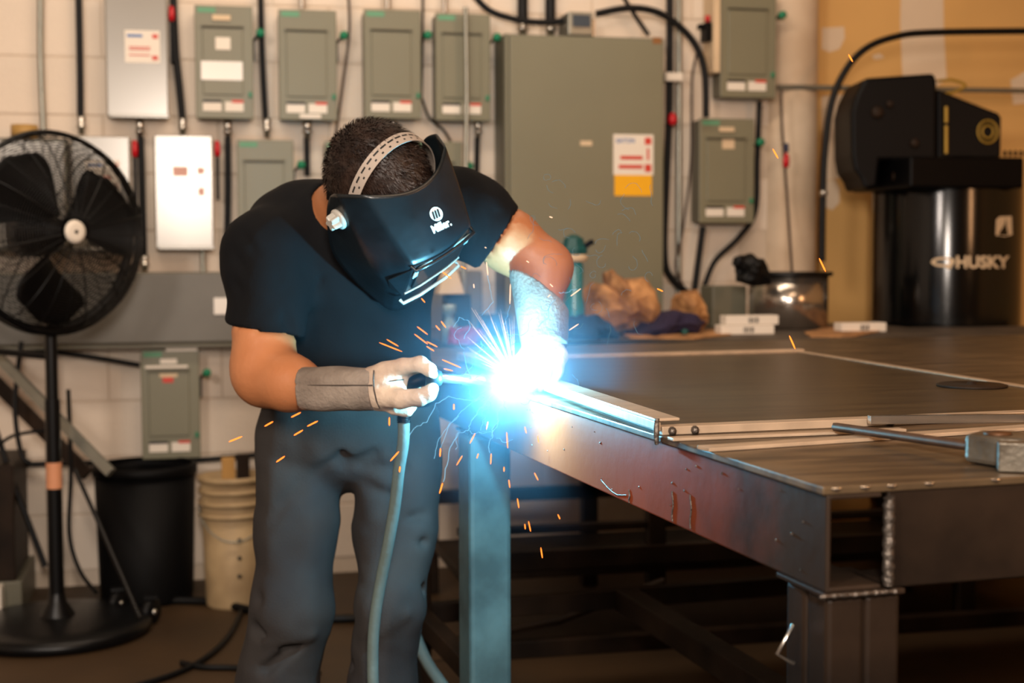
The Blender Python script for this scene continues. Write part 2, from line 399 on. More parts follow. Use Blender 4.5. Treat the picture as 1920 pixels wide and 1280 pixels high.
disconnect((1312, 222, 1415, 418), 'switch box on the right below another, black cable curling under it', (1, .22), tags=((1354, 261, 1377, 279, M_beige), (1348, 238, 1377, 247, M_beige)))
disconnect((445, 262, 552, 470), 'switch box in the lower row partly covered by the black shoulder', (1, .22))
disconnect((610, 265, 718, 470), 'switch box in the lower row almost hidden behind the head', None)
disconnect((772, 265, 868, 470), 'switch box in the lower row hidden behind the helmet, green knob at right', (1, .22))
disconnect((265, 655, 375, 860), 'switch box under the trough above the black bin', (1, .22), tags=((300, 672, 332, 682, M_white), (311, 652, 370, 658, M_white), (272, 685, 352, 690, M_white), (299, 700, 333, 707, M_beige), (305, 707, 325, 717, M_redprint)))
def coverbox(r, label, mt, d=.10, sticker=None, lever=None):
    x0, x1, z0, z1 = wbox(*r, YW-d); Yf = YW-d
    t = thing('safety_switch', ((x0+x1)/2, YW, z0), label, 'switch box', 'flat covered safety switches')
    mb = MB(); mb.box(x0+.003, x1-.003, Yf+.008, YW-.014, z0+.003, z1-.003); obj('enclosure', mb, M_boxd, t, .004)
    mb = MB(); mb.box(x0, x1, Yf, Yf+.01, z0, z1); obj('front_cover', mb, mt, t, .005)
    mb = MB(); mb.box(x0+.01, x1+.002, Yf-.003, Yf+.02, z0-.002, z0+.010); obj('bottom_lip', mb, mt, t, .003)
    if sticker:
        s = decal('sticker', sticker, Yf-.0005, M_white, t)
        sx0, sy0, sx1, sy1 = sticker; W_ = sx1-sx0; H_ = sy1-sy0
        decal('blue_print', (sx0+W_*.06, sy0+H_*.12, sx0+W_*.5, sy0+H_*.2, ), Yf-.0018, M_blue, s)
        for a in (.12, .78): decal('red_print', (sx0+W_*.78, sy0+H_*a, sx0+W_*.94, sy0+H_*(a+.13)), Yf-.0018, M_redprint, s)
        for a in (.5, .57, .74): decal('red_print', (sx0+W_*.12, sy0+H_*a, sx0+W_*.72, sy0+H_*(a+.035)), Yf-.0018, M_redprint, s)
    if lever:
        lx, ly0, ly1 = lever
        a = PY(lx, ly0, Yf+.03); b = PY(lx, ly1, Yf+.03); L = (a[2]-b[2])
        mb = MB(); mb.box(a[0]-.006, a[0]+.006, Yf+.03, Yf+.05, b[2]-L*2.6, b[2]); lv = obj('lever_arm', mb, M_black, t, .002)
        mb = MB(); mb.lathe([(0, 0), (.011, .004), (.012, L*.5), (.009, L-.004), (0, L)], (a[0], Yf+.035, b[2]), (0, 0, 1), 14); obj('lever_grip', mb, M_red, lv)
    return t
coverbox((198, -20, 315, 220), 'tall plain grey switch box with white and red sticker, top left of the wall', M_galv, sticker=(234, 57, 300, 118), lever=(321, 10, 40))
cb_ = coverbox((290, 253, 400, 467), 'shiny pale switch box reflecting white light, right of the fan', M_galv, sticker=None, lever=(407, 263, 294))
for q in ((324, 312, 352, 330), (370, 314, 383, 326), (372, 352, 383, 366)): decal('red_print', q, YW-.1005, mat('faded_red', '#c9907e', .4), cb_)
coverbox((135, 255, 245, 470), 'shiny pale switch box half hidden behind the fan', M_galv, sticker=(160, 300, 225, 360), lever=(252, 262, 295))
# big panel
d = .20; x0, x1, z0, z1 = wbox(947, 67, 1246, 640, YW-d); Yf = YW-d
pn = thing('electrical_panel', ((x0+x1)/2, YW, z0), 'tall wide grey electrical panel with yellow and white warning stickers', 'electrical panel')
mb = MB(); mb.box(x0, x1, Yf+.01, YW-.014, z0, z1); obj('enclosure', mb, M_boxd, pn, .004)
mb = MB(); mb.box(x0+.018, x1-.004, Yf, Yf+.012, z0+.004, z1-.004); obj('door', mb, M_box, pn, .004)
mb = MB(); mb.box(x0+.002, x0+.014, Yf-.004, Yf+.012, z0, z1); obj('edge_strip', mb, M_box, pn, .003)
s_ = decal('warning_sticker', (1150, 252, 1225, 328), Yf-.0005, M_white, pn)
yl = decal('yellow_sticker', (1152, 328, 1222, 367), Yf-.0005, M_yellow, pn)
tb = text_on('EATON', 1156, 1190, 268, 259, lambda x, y: PY(x, y, Yf-.0025), .02); obj('blue_lettering', tb, M_blue, s_)
for q in ((1209, 258, 1221, 271), (1209, 308, 1221, 322), (1163, 292, 1205, 299), (1160, 309, 1205, 316), (1213, 278, 1217, 300)): decal('red_print', q, Yf-.0018, M_redprint, s_)
decal('tag_label', (1088, 264, 1110, 273), Yf-.0005, M_beige, pn); decal('tag_label', (1224, 70, 1240, 82), Yf-.0005, mat('brown_tag', '#8a5a28'), pn)
# wireway trough
x0, x1, z0, z1 = wbox(-40, 510, 905, 642, YW-.15); Yf = YW-.15
gt = thing('wireway_trough', ((x0+x1)/2, YW, z0), 'long grey metal wiring trough running along the wall behind the fan', 'trough')
mb = MB(); mb.box(x0, x1, Yf+.006, YW-.014, z0, z1); obj('enclosure', mb, M_boxd, gt, .004)
xm = PY(560, 570, Yf)[0]
for a, b in ((x0, xm-.002), (xm+.002, x1)):
    mb = MB(); mb.box(a, b, Yf, Yf+.008, z0+.004, z1-.004); obj('cover_plate', mb, M_gutter, gt, .003)
mb = MB(); mb.box(x0, x1, Yf-.01, Yf+.006, z0-.012, z0-.002); obj('bottom_lip', mb, M_boxd, gt)
o = decal('wall_plate', (401, 558, 428, 589), Yf-.001, M_whitegloss, None, .006); tag(o, 'small white square plate on the trough beside the black sleeve', 'plate')
# conduits
def conduit(pts, r, m, label, cat='conduit', Y=YW-.035, fit=(), name='conduit', group='wall conduits and cables', n=10):
    P3 = [PY(p[0], p[1], Y if len(p) < 3 else p[2]) for p in pts]
    if len(P3) > 2: P3 = crv(P3, 8)
    t = thing(name, P3[-1], label, cat, group)
    mb = MB(); mb.tube(P3, r, n); obj('tube', mb, m, t)
    for (x, y0, y1, rr) in fit:
        a = PY(x, y0, Y); b = PY(x, y1, Y); L = a[2]-b[2]
        mb = MB(); mb.lathe([(0, 0), (rr*.8, 0), (rr*.8, L*.3), (rr*1.15, L*.32), (rr*1.15, L*.5), (rr*.85, L*.55), (rr*1.05, L*.75), (rr*1.05, L*.95), (0, L)], (a[0], Y, b[2]), (0, 0, 1), 14); obj('fitting', mb, M_steel, t)
    return t
GC = 'black conduits on the wall'
conduit([(147, -30), (150, 120), (151, 222)], .0125, M_rubber, 'black conduit left of the stickered grey box', fit=((152, 216, 252, .014),), group=GC)
conduit([(324, -30), (329, 90), (336, 160), (342, 224)], .0135, M_rubber, 'black conduit leaning between the stickered grey box and the next box', fit=((342, 220, 254, .014),), group=GC)
conduit([(264, 258), (267, 370), (270, 482)], .0125, M_rubber, 'black conduit between the fan and the shiny white box', fit=((262, 224, 262, .014), (271, 478, 508, .014)), group=GC)
conduit([(427, 258), (427, 380), (424, 500)], .0125, M_rubber, 'black conduit right of the shiny white box', fit=((427, 226, 262, .014),), group=GC)
conduit([(488, -30), (492, 110), (498, 224)], .0115, M_rubber, 'black conduit right of the white-stickered switch box', fit=((500, 221, 258, .014),), group=GC)
conduit([(575, 258), (576, 330)], .0115, M_rubber, 'short black conduit above the shoulder at upper left of the head', fit=((576, 226, 262, .016),), group=GC)
conduit([(895, 258), (893, 360)], .0105, M_rubber, 'short black conduit above the right shoulder', fit=((896, 226, 262, .013),), group=GC)
conduit([(735, 250), (735, 330)], .012, M_steel, 'silver fitting rising behind the head', fit=((735, 223, 254, .014),), group=GC)
conduit([(566, -30), (566, 16)], .012, M_steel, 'silver stub above the second plain switch box', group='silver conduit stubs')
conduit([(727, -30), (727, 16)], .012, M_steel, 'silver stub above the switch box over the head', group='silver conduit stubs')
conduit([(834, -30), (834, 24)], .010, M_steel, 'silver stub above the switch box next to the tall panel', group='silver conduit stubs')
conduit([(76, -30), (76, 110), (82, 255)], .011, M_pipe, 'thin galvanised conduit at the left end of the wall', group='thin pipes')
conduit([(873, 14), (875, 180), (873, 345)], .009, M_pipe, 'thin pale vertical pipe in front of a switch box', Y=YW-.17, group='thin pipes')
conduit([(793, -30), (792, 100), (790, 185)], .005, M_black, 'thin cable right of the box above the head', group='thin cables')
conduit([(652, -30), (655, 60), (641, 170), (628, 264)], .0055, mat('brown_cable', '#3f3029'), 'thin dark cable hanging left of the head', group='thin cables', Y=YW-.05)
conduit([(790, 182), (806, 222), (830, 242), (845, 266)], .005, M_black, 'thin cable dropping behind the helmet', group='thin cables')
conduit([(380, 470), (381, 510)], .011, M_pipe, 'short grey nipple under the shiny white box', group='thin pipes')
conduit([(20, 648), (110, 660), (180, 670), (262, 684)], .009, M_rubber, 'black conduit running from the fan to the lower switch box', fit=(), group=GC, Y=YW-.05)
conduit([(980, -30), (980, 46)], .020, M_rubber, 'thick black conduit entering the tall panel at left', fit=((980, 34, 68, .02),), group='thick conduits over the tall panel')
conduit([(1032, -30), (1032, 46)], .020, M_rubber, 'thick black conduit entering the tall panel, second from left', fit=((1032, 36, 68, .02),), group='thick conduits over the tall panel')
conduit([(880, -20), (915, 18), (965, 36), (1015, 42), (1068, 38)], .012, M_rubber, 'black cable sagging behind the thick conduits', Y=YW-.10)
conduit([(1118, 26), (1180, 15), (1235, 24), (1280, 55), (1308, 92), (1322, 140), (1324, 220)], .013, M_rubber, 'black cable arching from above the panel to the right-hand boxes', Y=YW-.16)
conduit([(1160, -20), (1190, 28), (1216, 66)], .008, M_rubber, 'short black cable slanting down to the panel top', Y=YW-.08)
c_ = conduit([(1256, -30), (1255, 200), (1250, 330), (1246, 480), (1262, 525), (1300, 556)], .014, M_rubber, 'thick black cable along the right edge of the tall panel', Y=YW-.08)
a = PY(1261, 224, YW-.12); mb = MB(); mb.lathe([(0, -.025), (.016, -.015), (.018, 0), (.014, .018), (0, .028)], a, (0, 0, 1), 14); obj('red_indicator', mb, M_red, c_)
mb = MB(); x0, x1, z0, z1 = wbox(1248, 136, 1280, 152, YW-.11); mb.box(x0, x1, YW-.115, YW-.05, z0, z1); obj('strap', mb, M_white, c_, .003)
conduit([(1273, -30), (1273, 300), (1272, 560)], .012, M_pipe, 'grey rigid conduit beside the thick black cable', group='thin pipes')
conduit([(1310, 90), (1298, 150), (1296, 300), (1282, 420), (1268, 500), (1290, 552)], .005, mat('brown_cable', '#3f3029'), 'thin brown cable winding left of the right-hand boxes', Y=YW-.06, group='thin cables')
conduit([(1318, 425), (1308, 500), (1300, 560)], .013, M_rubber, 'straight black cable under the right-hand lower box', Y=YW-.06)
conduit([(1424, 190), (1420, 300), (1416, 395), (1385, 445), (1340, 490), (1318, 545)], .011, M_rubber, 'black cable curling from the upper right box to the bench', Y=YW-.06)
conduit([(1465, 168), (1466, 230), (1471, 300), (1478, 400), (1485, 512, 4.80)], .005, mat('brown_cable', '#3f3029'), 'thin hanging wire with a red connector in front of the column', Y=YW-.22, group='thin cables')
a = PY(1474, 300, YW-.22); mb = MB(); mb.lathe([(0, -.03), (.012, -.026), (.013, 0), (.010, .02), (0, .03)], a, (0, 0, 1), 12)
o = obj('cable_connector', mb, M_red); tag(o, 'red and dark connector on the hanging wire', 'connector')
mb = MB(); a = np.array(a)+[0, 0, .045]; mb.lathe([(0, -.016), (.010, -.014), (.009, .016), (0, .02)], a, (0, 0, 1), 12); obj('boot', mb, mat('dark_blue_plastic', '#20284a'), o)
conduit([(1458, 163), (1700, 167), (1960, 171)], .011, M_pipe, 'horizontal grey pipe crossing the drywall behind the compressor', Y=YW-.062, group='thin pipes')
conduit([(1541, 490), (1542, 400), (1546, 290), (1560, 190), (1588, 128), (1625, 90), (1675, 70), (1745, 61), (1960, 58)], .013, M_rubber, 'black air hose arching over the compressor', cat='hose', Y=YW-.34, name='air_hose')
a = PY(1544, 362, YW-.37); mb = MB(); mb.lathe([(0, -.012), (.012, -.01), (.012, .01), (0, .012)], a, (0, 1, 0), 12); o = obj('hose_clip', mb, M_steel); tag(o, 'small shiny clip on the vertical run of the air hose', 'clip')
# meter socket on top of the panel
x0, x1, z0, z1 = wbox(1066, 22, 1112, 66, YW-.17); t = thing('meter_box', ((x0+x1)/2, YW, z0), 'small silver junction box on top of the tall panel', 'junction box')
mb = MB(); mb.box(x0, x1, YW-.17, YW-.02, z0, z1); obj('enclosure', mb, M_pipe, t, .004)
mb = MB(); mb.box(x0+.015, x1-.012, YW-.178, YW-.17, z0+.03, z1-.012); obj('window', mb, mat('meter_glass', '#4b525a', .1), t)
mb = MB(); mb.box(x1, x1+.012, YW-.15, YW-.06, z0, z1-.02); obj('side_bracket', mb, M_steel, t, .002)
# slim strip with indicator left of the upper right box
x0, x1, z0, z1 = wbox(1338, -20, 1351, 136, YW-.13); t = thing('wall_strip', ((x0+x1)/2, YW, z0), 'narrow beige strip with a red lamp left of the upper right switch box', 'strip')
mb = MB(); mb.box(x0, x1, YW-.13, YW-.014, z0, z1); obj('strip_body', mb, M_beige, t, .003)
mb = MB(); mb.box(x0-.028, x0-.002, YW-.12, YW-.06, z0+.12, z0+.19); mb.box(x0-.05, x0-.02, YW-.11, YW-.08, z0+.165, z0+.185); obj('switch_block', mb, M_black, t, .003)
mb = MB(); mb.lathe([(0, -.014), (.010, -.01), (.010, .01), (0, .015)], (x0-.014, YW-.1, z0+.205), (0, 0, 1), 12); obj('red_lamp', mb, M_red, t)
# ochre roll on top of the far left box
x0, x1, z0, z1 = wbox(18, 233, 70, 258, YW-.12); mb = MB(); mb.lathe([(0, 0), ((x1-x0)/2, 0), ((x1-x0)/2, z1-z0), (0, z1-z0)], ((x0+x1)/2, YW-.09, z0), n=24)
o = obj('tape_roll', mb, M_ochre); tag(o, 'ochre roll on top of the box behind the fan', 'roll')
x0, x1, z0, z1 = wbox(-60, 258, 128, 470, YW-.10); t = thing('wall_cabinet', ((x0+x1)/2, YW, z0), 'grey wall cabinet hidden behind the fan, ochre roll on top', 'cabinet')
mb = MB(); mb.box(x0, x1, YW-.10, YW-.014, z0, z1); obj('enclosure', mb, M_boxd, t, .004); mb = MB(); mb.box(x0+.01, x1-.01, YW-.106, YW-.1, z0+.01, z1-.01); obj('door', mb, M_galv, t, .003)
# low pipes / cable along lower wall
conduit([(20, 872), (120, 868), (260, 868), (375, 862), (490, 852)], .010, M_rubber, 'black cable strung low along the wall behind the bin', Y=YW-.04)

# ================================================================== LEFT: FAN
TF = 4.45
fc = PT(100, 437, TF); vdir = ray(100, 437); vdir = vdir/np.linalg.norm(vdir)
ang = radians(40); fax = -vdir*cos(ang)+CR*sin(ang); fax[2] = 0.03; fax /= np.linalg.norm(fax)
fr_ = 188/FPX*TF
base = PT(106, 1160, TF); base[2] = 0; base[0] = fc[0]+.01; base[1] = fc[1]+.02
ft = thing('pedestal_fan', base, 'large black pedestal fan with wire cage and round white hub badge', 'fan')
ux = np.cross([0, 0, 1.], fax); ux /= np.linalg.norm(ux); uz = np.cross(fax, ux)
def fp(r, a, h): return fc+fax*h+r*(ux*cos(a)+uz*sin(a))
def cage(name, sgn, depth):
    g = MB()
    def hh(r): return sgn*(.01+depth*sqrt(max(0, 1-(r/fr_)**2.6)))
    for i in range(32):
        r = .055+(fr_-.055)*i/31
        g.tube([fp(r, 2*pi*k/48, hh(r)) for k in range(48)], .0016, 4, False, True)
    for k in range(24):
        a = 2*pi*k/24+.2; g.tube([fp(r, a, hh(r)+.002*sgn) for r in np.linspace(.05, fr_, 12)], .0026 if k % 3 == 0 else .0014, 5)
    o = obj(name, g, M_blackmet, ft, fixnorm=False); return o
cage('front_guard', 1, .11); cage('rear_guard', -1, .09)
g = MB(); g.tube([fp(fr_, 2*pi*k/64, 0) for k in range(64)], .009, 8, False, True); obj('guard_rim', g, M_blackmet, ft)
g = MB()
nn = 64
vs = [fp(fr_*rr, 2*pi*k/nn, hh_) for rr, hh_ in ((.90, -.055), (.90, .055), (.885, .055), (.885, -.055)) for k in range(nn)]
g.add(vs, [(i*nn+k, i*nn+(k+1) % nn, ((i+1) % 4)*nn+(k+1) % nn, ((i+1) % 4)*nn+k) for i in range(4) for k in range(nn)], True)
obj('inner_ring', g, M_blackmet, ft) if False else None
g = MB(); g.lathe([(0, .03), (.03, .028), (.045, .01), (.055, -.03), (.07, -.06), (.07, -.16), (.05, -.19), (0, -.195)], fc, fax, 28); obj('motor', g, M_black, ft)
g = MB(); g.lathe([(0, .123), (.022, .125), (.034, .122), (.036, .116), (.030, .110), (0, .110)], fc, fax, 28); bd = obj('hub_badge', g, M_white, ft, label='round white hub badge')
g = MB(); g.lathe([(0, .1265), (.006, .1265), (.006, .124), (0, .124)], fc, fax, 16); obj('badge_emblem', g, M_blackprint, bd)
def blade(a0):
    g = MB(); nr, na = 9, 9; top = []
    for i in range(nr):
        u = i/(nr-1); r = .05+(fr_*.91-.05)*u
        w = .46+.38*sin(min(1, u*1.15)*pi*.62)
        if u > .8: w *= sqrt(max(0.05, 1-((u-.8)/.22)**2))
        for j in range(na):
            v = j/(na-1)-.5; a = a0+v*2*w*.78+.25*u
            top.append(fp(r, a, .01-v*.11*(.6+.4*(1-u))))
    F = [(i*na+j, i*na+j+1, (i+1)*na+j+1, (i+1)*na+j) for i in range(nr-1) for j in range(na-1)]
    g.add(top, F, True); o = obj('blade', g, M_black, ft); s = o.modifiers.new('s', 'SOLIDIFY'); s.thickness = .003; return o
for a_ in (radians(128), radians(8), radians(252)): blade(a_)
# yoke and stand
g = MB(); pts = [fp(fr_*.97, pi*1.02+pi*.96*k/32, -.035) for k in range(33)]; g.tube(pts, .017, 8); obj('yoke', g, M_blackmet, ft)
yb = fp(fr_*.97, 1.5*pi, -.035)
g = MB(); g.tube([yb, [yb[0], yb[1], .62]], .019, 16); obj('upper_pole', g, M_blackmet, ft)
g = MB(); g.tube([[yb[0], yb[1], .74], [yb[0], yb[1], .02]], .0235, 16); g.lathe([(.06, 0), (.055, .03), (.03, .07), (.024, .10)], (yb[0], yb[1], .03)); obj('lower_pole', g, M_blackmet, ft)
zA = CAM[2]-(868-470)/FPX*TF; zB = CAM[2]-(918-470)/FPX*TF
g = MB(); g.lathe([(.0245, 0), (.0245, zA-zB)], (yb[0], yb[1], zB)); obj('pole_label', g, M_orange, ft)
g = MB(); g.lathe([(0, 0), (.275, 0), (.29, .01), (.29, .03), (.27, .045), (.2, .052), (.06, .06), (0, .06)], (yb[0]-.0, yb[1], 0), n=48); obj('base_disc', g, M_blackmet, ft)
g = MB(); kb = yb+np.array([.0, 0, .03]); g.lathe([(0, -.03), (.016, -.03), (.016, .03), (0, .03)], kb, fax, 12); obj('tilt_knob', g, M_steel, ft)
# casters of something standing behind the fan base
for px, py, lb in ((222, 1132, 'small black caster wheel left one on the floor by the bin'), (284, 1148, 'small black caster wheel right one at the edge of the fan base')):
    p = PZ(px, py+22, 0.0); r = .042
    c = thing('caster_wheel', p, lb, 'caster', 'casters by the fan base')
    g = MB(); g.lathe([(0, -.014), (r*.8, -.014), (r, -.008), (r, .008), (r*.8, .014), (0, .014)], (p[0], p[1], r), (.8, -.6, 0), 20); obj('wheel', g, M_rubber, c)
    g = MB(); g.lathe([(0, -.018), (.009, -.018), (.009, .018), (0, .018)], (p[0], p[1], r), (.8, -.6, 0), 12); obj('hub', g, M_steel, c)
    g = MB(); g.box(p[0]-.02, p[0]+.02, p[1]-.02, p[1]+.02, 2*r+.002, 2*r+.012); obj('mount', g, M_blackmet, c)
# leaning steel rails (frame of a folded cart)
def lean(a, b, w, h, m, label, name='leaning_rail', cat='rail', group=None):
    a = np.array(a); b = np.array(b); d = (b-a)/np.linalg.norm(b-a); s_ = np.cross(d, CF); s_ /= np.linalg.norm(s_); q = np.cross(d, s_)
    g = MB(); g.hexa([a-s_*w-q*h, a+s_*w-q*h, a+s_*w+q*h, a-s_*w+q*h, b-s_*w-q*h, b+s_*w-q*h, b+s_*w+q*h, b-s_*w+q*h])
    o = obj(name, g, m, bevel=.002); tag(o, label, cat, group); return o
lean(PT(-60, 610, 4.75), PT(208, 886, 4.55), .016, .012, M_pipe, 'bright steel rail leaning diagonally behind the fan pole')
lean(PT(-60, 665, 4.9), PT(165, 890, 4.8), .022, .012, M_leg, 'dull steel rail leaning diagonally below the bright one')
g = MB(); A_ = PT(168, 800, 4.62); g.tube(crv([PT(40, 640, 4.7), PT(28, 760, 4.7), PT(40, 850, 4.7), PT(60, 870, 4.7)]), .008, 8)
tag(obj('loose_cable', g, M_rubber), 'black cable looping left of the fan pole', 'cable')
g = MB(); g.tube(crv([PT(128, 730, 4.7), PT(133, 880, 4.72), PT(130, 1000, 4.72), PT(150, 1070, 4.7), PT(180, 1110, 4.6)]), .007, 8)
tag(obj('loose_cable', g, M_rubber), 'black cable hanging just right of the fan pole', 'cable')
g = MB(); g.tube(crv([PT(0, 832, 4.75), PT(30, 815, 4.75), PT(95, 805, 4.75)]), .006, 8)
tag(obj('loose_cable', g, M_rubber), 'short dark cable crossing left of the fan pole under the rails', 'cable')
g = MB(); g.tube([PT(-10, 800, 4.8), PT(25, 905, 4.8), PT(85, 1062, 4.8)], .010, 8); tag(obj('leaning_strut', g, M_rubber), 'thin black strut slanting down left of the fan pole', 'strut')
g = MB(); g.tube([PT(140, 880, 4.5), PT(185, 980, 4.4), PT(262, 1158, 4.25)], .007, 8); tag(obj('leaning_strut', g, M_blackmet), 'thin dark strut slanting down across the black bin', 'strut')
g = MB(); g.tube([PT(-40, 655, 4.6), [yb[0], yb[1], PT(102, 664, 4.6)[2]]], .011, 8); obj('cross_bar', g, M_rubber, ft)
# grey green cabinet corner at far left
p0 = PZ(-40, 1120, .0); 
t = thing('floor_cabinet', p0, 'dark metal cart edge cut off at the lower left, behind the fan', 'cart')
a = PT(-30, 870, 4.75); b = PT(26, 870, 4.75); g = MB(); g.box(a[0], b[0], a[1]-.05, a[1]+.35, .12, a[2]); obj('side_panel', g, M_leg, t, .004)
g = MB(); g.box(a[0], b[0]+.02, a[1]-.06, a[1]+.36, .0, .12); obj('plinth', g, M_boxd, t, .004)
p = PZ(4, 1165, 0.0); g = MB(); g.box(p[0]-.12, p[0]+.002, p[1]-.02, p[1]+.06, 0, .115); o = obj('power_supply', g, M_white, bevel=.006); tag(o, 'small pale box on the floor at the left picture edge', 'box')
# black bin
tb_ = 4.98; cb = PT(272, 900, tb_); rb = 92/FPX*tb_; zt = PT(272, 868, tb_)[2]
t = thing('rubbish_bin', (cb[0], cb[1], 0), 'black cylindrical rubbish bin standing under the lower switch box', 'bin')
g = MB(); g.lathe([(0, .0), (rb*.90, .0), (rb*.93, .02), (rb, zt-.03), (rb*.97, zt-.03), (rb*.90, .05), (0, .04)], (cb[0], cb[1], 0), n=40); obj('barrel', g, M_can, t)
g = MB(); g.lathe([(rb*.96, zt-.035), (rb*1.04, zt-.035), (rb*1.05, zt-.01), (rb*1.02, zt), (rb*.96, zt)], (cb[0], cb[1], 0), n=40); obj('rim', g, M_can, t)
# plastic bucket
tk = 4.9; ck = PT(438, 980, tk); rk = 62/FPX*tk; zt = PT(438, 888, tk)[2]
t = thing('plastic_bucket', (ck[0], ck[1], 0), 'stained beige plastic bucket between the black bin and the trousers', 'bucket')
g = MB(); g.lathe([(0, 0), (rk*.82, 0), (rk*.85, .01), (rk*.97, zt), (rk*.93, zt), (rk*.82, .03), (0, .03)], (ck[0], ck[1], 0), n=40); obj('shell', g, M_bucket, t)
for q, (dz, hh_) in enumerate(((.0, .02), (.045, .012), (.085, .012), (.125, .012))):
    z = zt-dz; g = MB(); g.lathe([(rk*.94, z-hh_), (rk*1.04, z-hh_), (rk*1.05, z), (rk*.95, z)], (ck[0], ck[1], 0), n=40); obj('rib', g, M_bucket, t)
g = MB(); g.tube(crv([np.array([ck[0]+rk*1.03*cos(a_), ck[1]-abs(sin(a_))*rk*1.06, zt-.09-.12*abs(sin(a_))]) for a_ in np.linspace(pi*.02, pi*.98, 9)], 4), .003, 6); obj('handle', g, M_pipe, t)
for zz in (.12, .18, .24): 
    pz = PT(449, 470+(1.2-zz)*FPX/tk, tk-rk-.0); g = MB(); g.lathe([(0, -.003), (.007, -.003), (.007, .003), (0, .003)], (pz[0], pz[1]+.012, zz), vdir, 10); obj('print_dot', g, M_blackprint, t)
a = PT(415, 850, tk); b = PT(440, 850, tk); zq = PT(430, 858, tk)[2]
g = MB(); g.box(a[0], b[0], a[1]-.01, a[1]+.02, .035, zq); o = obj('wooden_board', g, M_wood, bevel=.003); tag(o, 'yellowish wooden offcut sticking out of the bucket', 'board')
g = MB(); g.box(b[0]+.006, b[0]+.05, a[1], a[1]+.02, .035, zq+.01); o = obj('steel_offcut', g, M_leg, bevel=.003); tag(o, 'dark steel offcut standing in the bucket', 'offcut')
# cables on the floor
def floorcable(pts, r, lab, z=.0):
    g = MB(); g.tube(crv([PZ(x, y, r) for x, y in pts], 8), r, 8); tag(obj('floor_cable', g, M_rubber), lab, 'cable', 'cables on the floor')
floorcable([(300, 1125), (400, 1128), (480, 1145), (600, 1160), (830, 1150)], .014, 'thick black cable on the floor running from the bin behind the trousers')
floorcable([(455, 1140), (430, 1190), (390, 1230), (330, 1262), (240, 1290)], .009, 'black cable curving over the floor at lower left')
floorcable([(340, 1242), (380, 1250), (450, 1252), (600, 1262)], .009, 'black cable on the floor left of the trouser legs')

# ================================================================== COMPRESSOR
tk = 5.45; ct = PT(1773, 500, tk); rt = 136/FPX*tk; zt = PT(1773, 305, tk)[2]
# keep the tank clear of the wall
t = thing('air_compressor', (ct[0], ct[1], 0), 'large black upright air compressor with HUSKY lettering on its tank', 'compressor')
g = MB(); g.lathe([(0, .10), (rt*.6, .12), (rt*.93, .18), (rt, .26), (rt, zt-.10), (rt*.96, zt-.04), (rt*.8, zt), (rt*.45, zt+.03), (0, zt+.035)], (ct[0], ct[1], 0), n=56); tank = obj('tank', g, M_tank, t)
for k in range(3):
    a_ = .4+k*2*pi/3; g = MB(); q = np.array([ct[0]+rt*.85*cos(a_), ct[1]+rt*.85*sin(a_), 0]); g.box(q[0]-.03, q[0]+.03, q[1]-.03, q[1]+.03, 0, .2); obj('foot', g, M_tank, t, .004)
tw = -np.array([ct[0], ct[1]])/np.linalg.norm(ct[:2]); th0 = atan2(tw[1], tw[0])
def tankpt(px, py):   # direction on the cylinder seen at pixel
    d = ray(px, py); o2 = CAM[:2]-ct[:2]; A2 = d[:2]@d[:2]; B = o2@d[:2]; C_ = o2@o2-(rt+.002)**2; D = B*B-A2*C_
    s_ = (-B-sqrt(max(D, 0)))/A2; return CAM+d*s_
tb = text_on('HUSKY', 1793, 1893, 503, 479, lambda x, y: tankpt(x, y), .035); obj('lettering', tb, M_beige, tank, fixnorm=False)
g = MB(); N_ = 28
ring = lambda cx, cy, rx, ry: [tankpt(cx+rx*cos(2*pi*k/N_), cy+ry*sin(2*pi*k/N_)) for k in range(N_)]
g.add(ring(1768, 491, 22, 9)+ring(1768, 491, 15, 4.5), [(k, (k+1) % N_, N_+(k+1) % N_, N_+k) for k in range(N_)])
g.add([tankpt(x, y) for x, y in ((1778, 482), (1790, 486), (1788, 494), (1781, 505), (1772, 502), (1780, 493))], [(0, 1, 2, 3, 4, 5)])
obj('emblem', g, M_beige, tank, fixnorm=False)
g = MB(); g.add([tankpt(x, y) for x, y in ((1868, 412), (1874, 406), (1897, 405), (1898, 440), (1885, 443), (1867, 441))], [(0, 1, 2, 3, 4, 5)]); obj('sticker', g, M_beige, tank, fixnorm=False)
# platform
def pbox(name, x0, y0, x1, y1, tf, dep, m, par, bev=.008):
    a = PT(x0, (y0+y1)/2, tf); b = PT(x1, (y0+y1)/2, tf); c = PT((x0+x1)/2, y0, tf); d_ = PT((x0+x1)/2, y1, tf)
    ym = (a[1]+b[1])/2; g = MB(); g.box(a[0], b[0], ym, ym+dep, d_[2], c[2]); return obj(name, g, m, par, bev)
pbox('platform', 1694, 294, 1935, 352, tk-.32, .46, M_black, t)
pbox('pump_base', 1650, 250, 1760, 300, tk-.20, .30, M_black, t)
